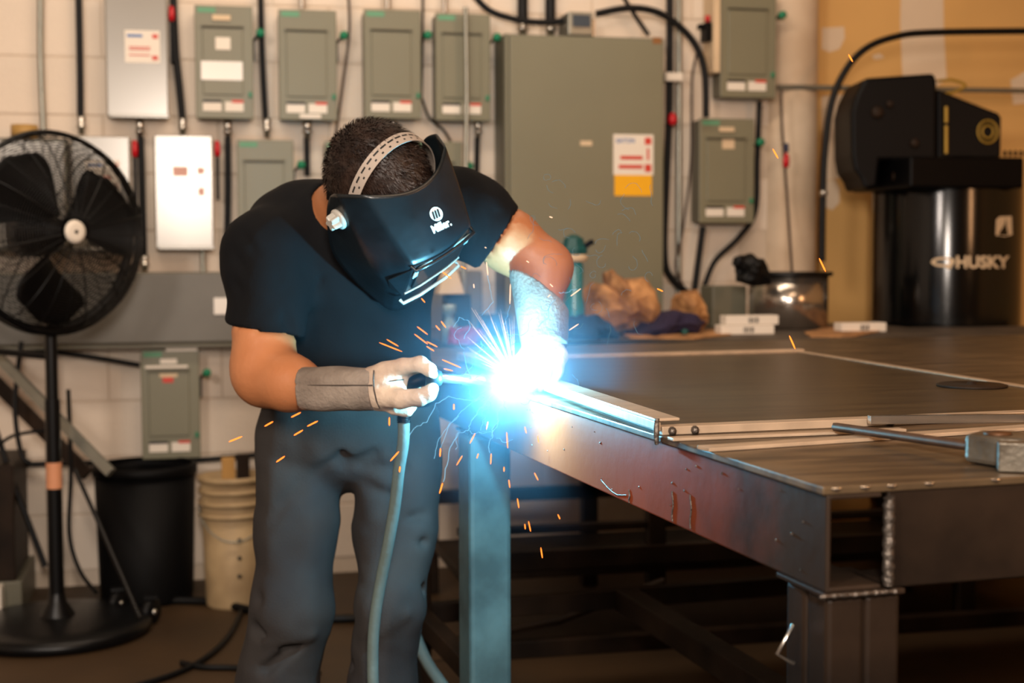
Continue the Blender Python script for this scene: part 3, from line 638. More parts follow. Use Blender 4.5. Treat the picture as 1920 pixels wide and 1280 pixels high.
# motor housing (big rounded cover)
g = MB(); poly = [(1622, 146), (1752, 137), (1757, 150), (1757, 300), (1650, 300), (1645, 350), (1622, 355), (1615, 335), (1603, 318), (1598, 290), (1597, 210), (1605, 180)]
g.prism([PT(x, y, tk-.24) for x, y in poly], np.array([CF[0], CF[1], 0])*.30); obj('pump_cover', g, M_black, t, .012)
g = MB(); poly = [(1758, 166), (1770, 172), (1872, 212), (1878, 220), (1877, 296), (1758, 298)]
g.prism([PT(x, y, tk-.20) for x, y in poly], np.array([CF[0], CF[1], 0])*.10); bg = obj('belt_guard', g, M_black, t, .008)
q = PT(1852, 247, tk-.205); g = MB()
for r0 in (.036, .020): g.tube([q+CR*r0*cos(2*pi*k/28)+CU*r0*1.15*sin(2*pi*k/28) for k in range(28)], .0035, 6, False, True)
obj('guard_badge', g, M_gold, bg)
for x, y, r0 in ((1645, 210, .024), (1715, 268, .018), (1688, 330, .030), (1668, 195, .014)):
    q = PT(x, y, tk-.246); g = MB(); g.lathe([(0, -.01), (r0*.7, -.012), (r0, 0), (r0, .006), (0, .006)], q, vdir*0+CF, 18); obj('cover_bolt', g, M_leg, t)
for x, y0, y1 in ((1774, 200, 230), (1774, 236, 288)):
    g = MB(); g.tube([PT(x, y0, tk-.21), PT(x, y1, tk-.21)], .007, 8); obj('copper_fitting', g, M_gold, t)
g = MB(); g.tube(crv([PT(1757, 152, tk-.1), PT(1785, 150, tk-.1), PT(1810, 160, tk-.1), PT(1790, 172, tk-.1), PT(1765, 178, tk-.1), PT(1790, 188, tk-.1), PT(1822, 225, tk-.12)]), .006, 6); obj('copper_tube', g, M_gold, t)
for x in range(1880, 1925, 9): 
    pass
g = MB()
for x in range(1884, 1940, 10): g.lathe([(.006, 0), (.006, .02), (0, .022)], PT(x, 293, tk-.1), n=6)
obj('platform_bolt', g, M_black, t)
# ================================================================== BENCH BEHIND
ZB = .925
bxl = PZ(835, 645, ZB); byf = 4.12; byb = 5.02
t = thing('work_bench', (2.2, 4.6, 0), 'long dark steel work bench against the wall behind the table', 'bench')
x0 = PY(852, 645, byf)[0]; x1 = 3.3
xt = ct[0]-rt-.04; ybt = ct[1]-rt-.04
g = MB(); g.box(x0, xt, byf, byb, ZB-.03, ZB); obj('bench_top', g, M_bench, t, .003)
g = MB(); g.box(xt+.002, x1, byf, ybt, ZB-.03, ZB); obj('bench_top', g, M_bench, t, .003)
zz = lambda y, Y: PY(1150, y, Y)[2]
def rail(nm, y0, y1, Y, th=.05, m=M_leg, xa=x0+.02, xb=x1-.02):
    g = MB(); g.box(xa, xb, Y, Y+th, zz(y1, Y), zz(y0, Y)); return obj(nm, g, m, t, .003)
rail('apron', 660, 690, byf+.02); rail('back_rail', 908, 932, byb-.1, .04, xb=xt); rail('lower_rail', 980, 994, byf+.05, .04)
g = MB(); g.box(x0+.02, x1-.02, byf+.05, ybt-.02, .215, .25); obj('shelf', g, M_leg, t, .003)
rail('shelf_edge', 1026, 1062, byf+.03, .05)
for xx in (x0+.03, 1.35, 2.4, x1-.09):
    for yy in (byf+.04, byb-.10 if xx < xt-.1 else ybt-.08):
        g = MB(); g.box(xx, xx+.055, yy, yy+.055, 0, ZB-.03); obj('leg', g, M_leg, t, .004)
for a_, b_ in (((.34, .05), (1.35, .215)), ((1.40, .05), (2.4, .215))):
    pass
g = MB(); g.tube([(.5, byf-.02, .03), (1.05, byf-.02, .10), (1.38, byf-.01, .20)], .012, 8); obj('brace', g, M_leg, t)
g = MB(); g.box(x0+.02, x1-.02, byf-.05, byf+.0, .0, .05); obj('floor_skid', g, M_leg, t, .003)
# things on the bench
def bp(px, Y): # x position for pixel on bench at depth Y
    return PY(px, 600, Y)[0]
# bottle with teal trigger cap
Yb = 4.45; s_ = Yb/PY(1077, 600, Yb)[1]
tB = PY(1077, 530, Yb); tt = (tB-CAM)@CF; r0 = 17/FPX*tt; z1 = PY(1077, 488, Yb)[2]
t = thing('spray_bottle', (tB[0], Yb, ZB), 'clear teal bottle with dark green clamp cap beside the raised forearm', 'bottle')
g = MB(); g.lathe([(0, ZB), (r0, ZB), (r0*1.15, ZB+.02), (r0*1.15, ZB+.10), (r0*.95, ZB+.13), (r0, z1-.02), (r0*.8, z1), (0, z1)], (tB[0], Yb, 0), n=24); obj('bottle_body', g, M_teal, t)
g = MB(); g.lathe([(r0*1.2, z1-.004), (r0*1.5, z1+.008), (r0*1.4, z1+.018), (0, z1+.02)], (tB[0], Yb, 0), n=24); obj('collar', g, M_beige, t)
g = MB(); g.lathe([(0, z1+.02), (r0*1.55, z1+.02), (r0*1.6, z1+.035), (r0*1.3, z1+.045), (r0*1.1, z1+.07), (r0*.4, z1+.082), (0, z1+.083)], (tB[0]-.002, Yb, 0), n=8, smooth=False); cp_ = obj('cap', g, M_cap, t)
g = MB(); g.tube([(tB[0]+.015, Yb, z1+.03), (tB[0]+.05, Yb, z1+.055), (tB[0]+.062, Yb, z1+.06)], .009, 8); obj('clamp_arm', g, M_black, cp_)
# crumpled paper bags
def crumple(name, poly, Y, dep, m, lab, seed, cat='paper'):
    """lumpy crumpled solid: outline in pixels, real depth dep"""
    rnd = random.Random(seed); P = [PY(x, y, Y) for x, y in poly]; cx = sum(p[0] for p in P)/len(P); cz = sum(p[2] for p in P)/len(P)
    xs = np.array([[p[0], p[2]] for p in P]); n = len(P); vs = []; L = 6
    for l in range(L+1):
        f = l/L*2-1; sc = sqrt(max(.03, 1-f*f*.93))
        for p in P:
            j = lambda a: rnd.uniform(-a, a)
            z = cz+(p[2]-cz)*(sc*.9+.1)
            vs.append((cx+(p[0]-cx)*sc+j(.010), Y+dep*.5*f+j(.012), max(ZB+.002, z+j(.010) if z > ZB+.02 else ZB+.002)))
    F = [(l*n+k, l*n+(k+1) % n, (l+1)*n+(k+1) % n, (l+1)*n+k) for l in range(L) for k in range(n)]+[tuple(range(n)), tuple(range(L*n, L*n+n))]
    g = MB(); g.add(vs, F); o = obj(name, g, m)
    s = o.modifiers.new('sub', 'SUBSURF'); s.subdivision_type = 'SIMPLE'; s.levels = 2; s.render_levels = 2
    tx = bpy.data.textures.new('crumple', 'VORONOI'); tx.noise_scale = .06; d_ = o.modifiers.new('d', 'DISPLACE'); d_.texture = tx; d_.strength = .035; d_.mid_level = .4; d_.texture_coords = 'LOCAL'
    tag(o, lab, cat); return o
crumple('crumpled_paper', [(1085, 612), (1092, 560), (1110, 534), (1140, 545), (1133, 508), (1152, 516), (1168, 530), (1200, 526), (1222, 545), (1238, 580), (1230, 604), (1180, 614), (1130, 616)], 4.55, .20, M_paper, 'large crumpled brown paper with a pointed tip on the bench', 1)
crumple('crumpled_paper', [(1255, 604), (1262, 560), (1275, 550), (1300, 553), (1318, 575), (1326, 598), (1312, 612), (1280, 612)], 4.6, .14, M_paper, 'smaller crumpled brown paper right of the large one', 2)
crumple('folded_cloth', [(1165, 622), (1215, 598), (1262, 585), (1300, 596), (1320, 606), (1300, 614), (1230, 622)], 4.50, .16, M_cloth, 'dark purple cloth lying in front of the crumpled papers', 3, 'cloth')
crumple('rag_heap', [(1060, 640), (1066, 600), (1095, 592), (1130, 594), (1150, 612), (1155, 632), (1110, 642)], 4.35, .16, mat('blue_rag', '#26466a', .9, var=.3), 'dark blue rag beside the glove on the bench', 4, 'cloth')
g = MB(); q = PY(1284, 595, 4.40); g.lathe([(0, -.012), (.011, -.008), (.011, .008), (0, .012)], (q[0], 4.40, ZB+.011), (0, 1, 0), 12); tag(obj('bottle_cap', g, M_cap), 'small teal cap lying on the dark cloth', 'cap')
def sheet(poly, Y0, lab, m, th=.003, nm='paper_sheet', cat='paper'):
    g = MB(); g.prism([PZ(x, y, ZB+.001) for x, y in poly], (0, 0, th)); tag(obj(nm, g, m), lab, cat); return g
sheet([(1160, 622), (1340, 618), (1372, 628), (1300, 636), (1180, 634)], 0, 'flat tan cardboard sheet lying before the cloth', M_paper)
sheet([(1508, 624), (1590, 606), (1655, 620), (1600, 632), (1520, 632)], 0, 'flat tan cardboard sheet by the right electrode box', M_paper)
sheet([(1212, 628), (1240, 622), (1256, 626), (1228, 632)], 0, 'small white paper scrap on the bench', M_white, nm='paper_scrap')
def carton(x0, y1, x1, h, Y, dep, z, lab, yaw=.0):
    a = PY(x0, y1, Y)[0]; b = PY(x1, y1, Y)[0]
    t = thing('electrode_box', ((a+b)/2, Y, z), lab, 'box', 'white boxes on the bench')
    g = MB(); g.box(a, b, Y, Y+dep, z, z+h); obj('carton', g, M_white, t, .002)
    g = MB(); w = (b-a)
    for i, u in enumerate((.42, .45, .465, .50, .52, .56, .575, .60)): g.box(a+w*u, a+w*(u+.012), Y-.001, Y, z+h*.2, z+h*.8)
    obj('barcode', g, M_blackprint, t)
Yc = 4.42; hB = .030
carton(1352, 628, 1452, hB, Yc, .06, ZB, 'white paper box at the bottom of the pair by the steel drum')
carton(1362, 612, 1460, hB, Yc+.005, .06, ZB+hB+.001, 'white paper box on top of the pair by the steel drum')
carton(1578, 625, 1662, .030, 4.45, .06, ZB, 'single white box with printed end in front of the compressor')
# steel spool drum
Ys = 4.75; q = PY(1478, 560, Ys); tt = (q-CAM)@CF; r0 = 78/FPX*tt; z1 = PY(1478, 514, Ys)[2]
t = thing('steel_drum', (q[0], Ys, ZB), 'shiny steel spool drum with a dark rim, in front of the column', 'drum')
g = MB(); g.lathe([(0, ZB+.001), (r0*.94, ZB+.001), (r0*.94, z1), (0, z1)], (q[0], Ys, 0), n=48); obj('cylinder', g, mat('brushed_steel', '#b5aca2', .2, .9, var=.15, scale=20), t)
g = MB(); g.lathe([(0, z1-.006), (r0*1.04, z1-.006), (r0*1.05, z1+.008), (0, z1+.010)], (q[0], Ys, 0), n=48); obj('rim', g, M_blackmet, t)
crumple('black_glove', [(1384, 530), (1388, 508), (1376, 498), (1380, 486), (1400, 480), (1425, 486), (1438, 505), (1440, 530)], 4.60, .10, M_rubber, 'black glove draped at the left side of the steel drum', 8, 'glove')
x0_, x1_ = bp(1336, 4.85), bp(1400, 4.85)
g = MB(); g.box(x0_, x1_, 4.85, 4.98, ZB, PY(1370, 536, 4.85)[2]); tag(obj('outlet_box', g, M_boxd, bevel=.004), 'plain dark grey box behind the steel drum at its left', 'box')
# objects between torso and left arm
Yq = 4.35
def qbox(nm, x0, y0, x1, y1, Y, dep, m, par, bev=.004, taper=1.0):
    a = PY(x0, y1, Y); b = PY(x1, y1, Y); z0 = PY((x0+x1)/2, y1, Y)[2]; z1 = PY((x0+x1)/2, y0, Y)[2]; c = (a[0]+b[0])/2; w = (b[0]-a[0])/2
    g = MB(); g.hexa([(c-w, Y, z0), (c+w, Y, z0), (c+w, Y+dep, z0), (c-w, Y+dep, z0), (c-w*taper, Y+dep*.2, z1), (c+w*taper, Y+dep*.2, z1), (c+w*taper, Y+dep*.8, z1), (c-w*taper, Y+dep*.8, z1)])
    return obj(nm, g, m, par, bev)
t = thing('tool_case', (PY(858, 600, Yq)[0], Yq, ZB), 'dark blue tool with a beige tapered block, seen between helmet and forearm', 'tool')
qbox('stand_body', 838, 552, 886, 640, Yq, .10, M_darkobj, t); qbox('tapered_block', 822, 508, 872, 552, Yq-.02, .08, M_beige, t, taper=.55); qbox('top_post', 866, 484, 876, 552, Yq+.03, .03, M_pipe, t)
t = thing('glass_jar', (PY(843, 600, 4.25)[0], 4.25, ZB), 'small clear jar seen just right of the black shirt', 'jar')
q = PY(843, 600, 4.25); g = MB(); g.lathe([(0, ZB), (.022, ZB), (.024, ZB+.05), (.014, ZB+.07), (.014, ZB+.085), (.020, ZB+.09), (.020, ZB+.115), (0, ZB+.116)], (q[0], 4.25, 0), n=20); obj('jar_body', g, M_glass, t)
crumple('magenta_rag', [(842, 642), (846, 616), (862, 612), (900, 614), (912, 630), (905, 645), (870, 648)], 4.22, .10, M_magenta, 'magenta rag on the bench left of the arc', 9, 'cloth')
qb = qbox('dark_block', 905, 590, 960, 640, 4.5, .1, M_darkobj, None); tag(qb, 'dark block on the bench behind the rising sparks', 'block')
g = MB(); g.tube(crv([PZ(960, 648, ZB+.01), PZ(1200, 644, ZB+.01), PZ(1500, 652, ZB+.01), PZ(1750, 645, ZB+.01), PZ(1960, 634, ZB+.01)]), .009, 8); tag(obj('bench_cable', g, M_rubber), 'black cable lying along the front of the bench', 'cable')
# wall outlet low right etc. left out of view
# ================================================================== TABLE
ZT = .945; TH = .009
NP = PZ(1543, 921, ZT-TH*.5)[:2]
ROT = radians(4.3); TX = np.array([cos(ROT), sin(ROT)]); TY = np.array([-sin(ROT), cos(ROT)])
def T(u, v, z): p = NP+TX*u+TY*v; return (p[0], p[1], z)
TL, TD = 2.3, 2.30
t = thing('welding_table', T(TL/2, TD/2, 0), 'heavy steel welding table with rusty channel frame, filling the right foreground', 'table')
g = MB(); g.box(0, TL, 0, TD, ZT-TH, ZT, T)
top = obj('table_top', g, M_table, t, .0015)
BH = .108; zb1 = ZT-TH; zb0 = zb1-BH; ft_ = .006
def channel(nm, o, along, inward, L, m=M_beam):     # web outside, flanges inward
    g = MB()
    def fr(a, b, z): p = o+along*a+inward*b; return (NP[0]+TX[0]*p[0]+TY[0]*p[1], NP[1]+TX[1]*p[0]+TY[1]*p[1], z)
    g.box(0, L, 0, ft_, zb0, zb1, fr); g.box(0, L, ft_*.5, .068, zb1-ft_, zb1, fr); g.box(0, L, ft_*.5, .068, zb0, zb0+ft_, fr)
    return obj(nm, g, m, t, .0025)
E0 = np.array([1., 0]); E1 = np.array([0, 1.])
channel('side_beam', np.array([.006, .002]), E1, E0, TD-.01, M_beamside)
channel('front_beam', np.array([.082, .004]), E0, E1, TL-.2, M_leg)
channel('rear_beam', np.array([.082, TD-.006]), E0, -E1, TL-.2, M_leg)
channel('far_side_beam', np.array([TL-.006, .002]), E1, -E0, TD-.01, M_leg)
for v in (.75, 1.45): channel('cross_beam', np.array([.08, v]), E0, E1, TL-.16, M_leg)
# bead where front beam meets the channel
g = MB(); g.tube([T(.080+.001*(k % 2), -.001, zb0+.004+k*(BH-.01)/22) for k in range(23)], [.0065+.0007*((k*7) % 3-1) for k in range(23)], 8); obj('weld_bead', g, M_bead, t)
g = MB(); g.tube([T(-.004+k*.092/22, -.003, zb0-.002) for k in range(23)], [.0028+.0006*((k*5) % 3-1) for k in range(23)], 8); obj('weld_bead', g, M_bead, t)
for u_ in (.010, .045, .078, .125, .21, .33):
    g = MB(); g.tube([T(u_, -.0005, ZT-.002), T(u_+.006, -.0012, ZT-.003), T(u_+.012, -.0005, ZT-.002)], [.0012, .0026, .0012], 6); obj('edge_tack', g, M_steel, t)
# hidden end of inner channel
def legset(u, v, nm='leg', hl=zb0-.006):
    g = MB(); g.box(u-.004, u+.094, v-.002, v+.115, hl, zb0, T); cp2 = obj('cap_plate', g, M_leg, t, .0015)
    for du in (0, .047):
        w = .044 if du else .046
        g = MB(); g.box(u+.002+du, u+.002+du+w, v+.006, v+.052, .004, hl, T); obj(nm, g, M_leg, t, .006)
        g = MB(); g.box(u+.002+du, u+.002+du+w, v+.056, v+.102, .004, hl, T); obj(nm, g, M_leg, t, .006)
    g = MB(); g.box(u-.02, u+.11, v-.02, v+.13, 0, .006, T); obj('foot_plate', g, M_leg, t, .001)
legset(.008, .0); legset(TL-.1, .0); legset(TL-.1, TD-.12); legset(.0, TD-.12)
M_legt = mat('arc_tinted_tube', '#587476', .42, .1, col2='#415658', scale=10, bump=.08, bscale=50)  # grey leg steel, with the arc's cyan light painted into its base colour
# middle leg that catches the arc light
vm = 1.46
g = MB(); g.box(-.002, .098, vm-.004, vm+.105, zb0-.006, zb0, T); obj('cap_plate', g, M_leg, t, .0015)
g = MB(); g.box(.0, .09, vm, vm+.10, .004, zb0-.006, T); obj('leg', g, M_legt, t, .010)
g = MB(); g.box(-.02, .11, vm-.02, vm+.12, 0, .006, T); obj('foot_plate', g, M_leg, t, .001)
# low rails
q = PZ(1690, 1112, .25); 
g = MB(); g.box(.045, .085, .12, TD-.1, .235, .285, T); obj('stretcher', g, M_leg, t, .003)
g = MB(); g.box(TL-.085, TL-.045, .12, TD-.1, .235, .285, T); obj('stretcher', g, M_leg, t, .003)
g = MB(); g.box(.6, .66, .12, TD-.1, .235, .295, T); obj('stretcher', g, M_leg, t, .003)
g = MB(); g.box(.06, TL-.06, TD-.09, TD-.05, .235, .285, T); obj('stretcher', g, M_leg, t, .003)
# hook of bent flat bar on the near leg
g = MB(); pp = [PT(1487, 1172, 1.62), PT(1457, 1226, 1.60), PT(1488, 1243, 1.61)]; g.tube(pp, .0022, 6); obj('wire_hook', g, M_steel, t)
# spatter and drips on the beam (real small lumps)
rnd = random.Random(5); g = MB()
for k in range(26):
    u, v, z = .0055, rnd.uniform(.05, 1.1), rnd.uniform(zb0+.01, zb1-.01); r_ = rnd.uniform(.0008, .002)
    g.lathe([(0, -r_), (r_, -r_*.3), (r_, r_*.3), (0, r_)], T(u, v, z), (1, 0, 0), 6)
for v, z0_, z1_ in ((.36, zb0+.005, zb0+.05), (.42, zb0+.004, zb0+.045), (.58, zb0+.002, zb0+.022)):
    g.tube([T(.0052, v+.002*sin(k), z0_+(z1_-z0_)*k/8) for k in range(9)], .0011, 5)
g.tube([T(.0052, .70-k*.012, zb0+.018-.012*sin(min(1, k/6)*pi*.5)+(k > 6)*.002*(k-6)) for k in range(10)], .0008, 5)
o = obj('spatter', g, M_bead, t, stuff=True)
# ------------------------------------------------ sheet assembly lying on the table
ZP = ZT
P_FL = PZ(1235, 812, ZP+.003)[:2]; P_FR = PZ(1990, 780, ZP+.003)[:2]; P_BR = PZ(1527, 664, ZP+.003)[:2]; P_BL = PZ(858, 676, ZP+.003)[:2]
def lerp2(a, b, f): return a+(b-a)*f
ux_ = (P_FR-P_FL)/np.linalg.norm(P_FR-P_FL); vx_ = (P_BL-P_FL)/np.linalg.norm(P_BL-P_FL)
Wd = 1.02; 
# choose width so that the right edge passes the observed line
Wd = float(np.linalg.norm(P_BR-P_BL)); Ld = float(np.linalg.norm(P_BL-P_FL))
# rectify
vx_ = np.array([-ux_[1], ux_[0]]) if False else vx_
def A(u, v, z): p = P_FL+ux_*u+vx_*v; return (p[0], p[1], z)
t = thing('workpiece', A(Wd/2, Ld/2, ZP), 'flat sheet steel panel framed with pale bars, lying on the welding table', 'steel panel')
g = MB(); g.box(.01, Wd-.01, .01, Ld-.01, ZP+.0005, ZP+.004, A); obj('sheet', g, M_plate, t)
def bar(nm, u0, u1, v0, v1, z0, z1, m=M_bar, par=None, fr=A):
    g = MB(); g.box(u0, u1, v0, v1, z0, z1, fr); return obj(nm, g, m, par, .001)
bar('side_bar', -.002, .036, .012, Ld, ZP+.018, ZP+.022, par=t)       # horizontal flange of the angle
bar('side_web', -.002, .003, .0, Ld, ZP+.006, ZP+.018, par=t)
bar('front_bar', .004, Wd+.5, -.004, .024, ZP+.0005, ZP+.012, par=t)
bar('back_bar', .0, Wd, Ld-.03, Ld, ZP+.004, ZP+.012, par=t)
bar('right_bar', Wd-.02, Wd, .03, Ld, ZP+.004, ZP+.007, par=t)
for u, v in ((.018, -.006), (.052, -.006), (.36, -.006)):
    g = MB(); g.lathe([(0, -.004), (.005, -.003), (.0065, .001), (.004, .005), (0, .006)], A(u, v, ZP+.006), (ux_[1], -ux_[0], .4), 10); obj('tack_weld', g, M_bead, t)
g = MB(); g.tube([A(-.004, -.003, ZP-.012), A(-.005, -.004, ZP+.006), A(-.003, -.002, ZP+.024)], [.003, .0045, .0035], 8); obj('tack_weld', g, M_bead, t)
g = MB(); g.lathe([(0, -.005), (.004, -.003), (.004, .003), (0, .006)], A(-.004, .62, ZP+.006), (ux_[0], ux_[1], .4), 8); obj('tack_weld', g, M_bead, t)
# loose flat bars on the table front
def loose(a, b, w, z0, h, lab, m=M_bar, nm='flat_bar', grp='loose flat bars'):
    a = np.array(PZ(a[0], a[1], ZT)[:2]); b = np.array(PZ(b[0], b[1], ZT)[:2]); d_ = (b-a)/np.linalg.norm(b-a); n_ = np.array([-d_[1], d_[0]])
    g = MB(); q = [a, b, b+n_*w, a+n_*w]; g.hexa([(p[0], p[1], ZT+z0) for p in q]+[(p[0], p[1], ZT+z0+h) for p in q]); tag(obj(nm, g, m, bevel=.0008), lab, 'bar', grp)
loose((1262, 828), (1700, 810), .020, .0005, .004, 'pale flat steel bar lying nearest the framed panel')
loose((1330, 848), (1960, 806), .030, .0005, .005, 'pale flat steel bar lying slanted across the table front')
loose((1632, 804), (1985, 800), .014, .0065, .012, 'dark shiny square bar lying behind the rusty rod', m=M_steel)
# rusty rod
a = PZ(1566, 800, ZT+.012); b = PZ(1835, 838, ZT+.02)
t = thing('hammer', PZ(1868, 880, ZT), 'worn steel hammer lying at the right edge with a rusty rod for a handle', 'hammer')
g = MB(); g.tube([a, b], .0065, 6, True); obj('handle', g, M_rust, t)
hc = PZ(1893, 884, ZT); tt = (hc-CAM)@CF; k_ = tt/FPX
cR = np.array([CR[0], CR[1], 0]); cR /= np.linalg.norm(cR); cFv = np.array([CF[0], CF[1], 0]); cFv /= np.linalg.norm(cFv)
rg = cR*cos(.25)+cFv*sin(.25)*-1; fw = cFv*cos(.25)+cR*sin(.25)
o0 = np.array(PZ(1871, 885, ZT+.001)); o0[2] = ZT+.001
def Hh(a_, b_, z): return tuple(o0+rg*a_+fw*b_+np.array([0, 0, z]))
g = MB(); g.box(0, .032, 0, .024, 0, .034, Hh); obj('striking_face', g, M_hammer, t, .002)
g = MB(); g.prism([Hh(.002, .024, .002), Hh(.030, .024, .002), Hh(.042, .06, .002), Hh(.030, .105, .002), Hh(-.014, .105, .002), Hh(-.034, .06, .002)], (0, 0, .034)); obj('cheek', g, M_hammer, t, .006)
g = MB(); g.lathe([(0, 0), (.017, 0), (.015, .003), (0, .004)], Hh(.004, .062, .036), n=20); obj('eye', g, M_rust, t)
# flat disc
q = PZ(1822, 724, ZT+.004); a = PZ(1757, 724, ZT+.004); r_ = abs((q-a)@CR)
g = MB(); g.lathe([(0, 0), (r_, 0), (r_, .003), (r_*.92, .0045), (r_*.15, .0045), (r_*.12, .008), (0, .008)], (q[0], q[1], ZT+.0045), n=48); tag(obj('cutting_disc', g, M_leg), 'flat dark disc lying on the panel at the right', 'disc')
# ================================================================== WELDER
pers = thing('person', PZ(640, 1607, 0), 'person in black t-shirt and charcoal trousers bending over to weld under a black helmet', 'person')
def fold(p, amp, k, seed, warp=1.5):
    r = np.random.RandomState(seed); out = np.zeros(len(p))
    for i in range(5):
        d1 = r.normal(size=3); d1 /= np.linalg.norm(d1); d2 = r.normal(size=3)
        out += np.sin((p@d1)*k*(.7+.7*r.rand())+warp*np.sin(p@d2*k*.45+r.rand()*6)+r.rand()*6)
    return amp*out/2.2
def ridge(p, a, b, amp, w):     # crease along segment a-b (negative = raised)
    return amp*np.exp(-(cap(p, a, b, 0)/w)**2)
# joints
Rsh = PT(497, 462, 2.70); Rel = PT(500, 705, 2.63); Rwr = PT(604, 730, 2.53); Rha = PT(700, 728, 2.50)
Lsh = PT(868, 398, 2.72); Lel = PT(1022, 502, 2.705); Lwr = PT(1018, 600, 2.655); Lha = PT(1018, 672, 2.60)
Nk = PT(655, 395, 2.72)
# pose of helmet/head (local: x his left, y forward, z up)
HR = np.array([[0.7032, 0.6989, 0.1303], [0.5152, -0.6273, 0.584], [0.4899, -0.3436, -0.8012]]); HT = np.array([-0.2294, 0.2509, 2.4772])
HW = np.stack([CR, CU, CF], 1)@HR; HS = 1.045; HO = CAM+np.stack([CR, CU, CF], 1)@HT*HS
def Hd(x, y, z): return HO+HW@np.array([x, y, z], float)*HS
headc = Hd(0, .0, .03)
def f_body(p):
    head = ell(p, headc, (.077*HS, .096*HS, .108*HS), HW); face = ell(p, Hd(0, .03, -.03), (.060, .075, .085), HW)
    nose = cap(p, Hd(0, .10, -.005), Hd(0, .118, -.035), .009, .013); chin = ell(p, Hd(0, .075, -.085), (.03, .028, .025), HW)
    h = smins([head, face, nose, chin], .02)
    for s_ in (-1, 1):
        h = smin(h, ell(p, Hd(.078*s_, -.005, -.01), (.010, .020, .032), HW), .006)
        h = np.maximum(h, -ell(p, Hd(.03*s_, .108, .012), (.015, .010, .008), HW)); h = smin(h, ell(p, Hd(.03*s_, .092, .012), (.012, .012, .011), HW), .003)
    mouth = ell(p, Hd(0, .104, -.068), (.024, .006, .003), HW); h = np.maximum(h, -mouth)
    neck = cap(p, Hd(0, -.035, -.03), PT(640, 402, 2.74), .058, .066)
    tor = smins([ell(p, PT(672, 500, 2.80), (.17, .10, .15)), ell(p, PT(655, 660, 2.86), (.15, .095, .19)), cap(p, Rsh, Lsh, .05, .05)], .06)
    arms = smins([cap(p, Rsh, Rel, .058, .047), cap(p, PT(492, 620, 2.66), Rel, .056, .047)], .02)
    fa = cap(p, Rel, PT(545, 718, 2.585), .048, .045); fa2 = cap(p, PT(545, 718, 2.585), Rwr, .045, .029)
    arms = smins([arms, fa, fa2, cap(p, Rwr, Rha, .026, .022), ell(p, PT(487, 690, 2.645), (.047, .05, .05))], .035)
    la = smins([cap(p, Lsh, PT(955, 452, 2.71), .058, .057), cap(p, PT(955, 452, 2.71), Lel, .057, .050), cap(p, Lel, Lwr, .050, .026), cap(p, Lwr, Lha, .028, .024)], .02)
    legs = smins([cap(p, PT(555, 830, 2.88), PT(548, 1150, 2.84), .07, .05), cap(p, PT(548, 1150, 2.84), PT(525, 1520, 2.86), .05, .035), cap(p, PT(745, 830, 2.88), PT(735, 1150, 2.80), .07, .05), cap(p, PT(735, 1150, 2.80), PT(720, 1520, 2.82), .05, .035), ell(p, PT(650, 780, 2.88), (.15, .1, .12))], .04)
    tor = np.maximum(tor, f_shirt(p)+.010); legs = np.maximum(legs, f_pants(p)+.010)
    ins_ = f_shirt(p)+.006
    arms = np.maximum(arms, np.minimum(ins_, -(p-hR[0])@hR[1])); la = np.maximum(la, np.minimum(ins_, -(p-hL[0])@hL[1]))
    return np.minimum(np.minimum(np.minimum(smin(smin(h, neck, .03), tor, .01), arms), la), legs)
P0 = np.min([Rel, Lel, PT(420, 1600, 2.85), Hd(0, .1, 0)], 0)-.12; P1 = np.max([Lel, Rsh, Lsh, Nk, PT(960, 240, 2.95)], 0)+.12
P0[2] = .02
# t-shirt
hemL0 = PT(492, 616, 2.665); hemLd = Rel-Rsh; hemLd /= np.linalg.norm(hemLd)
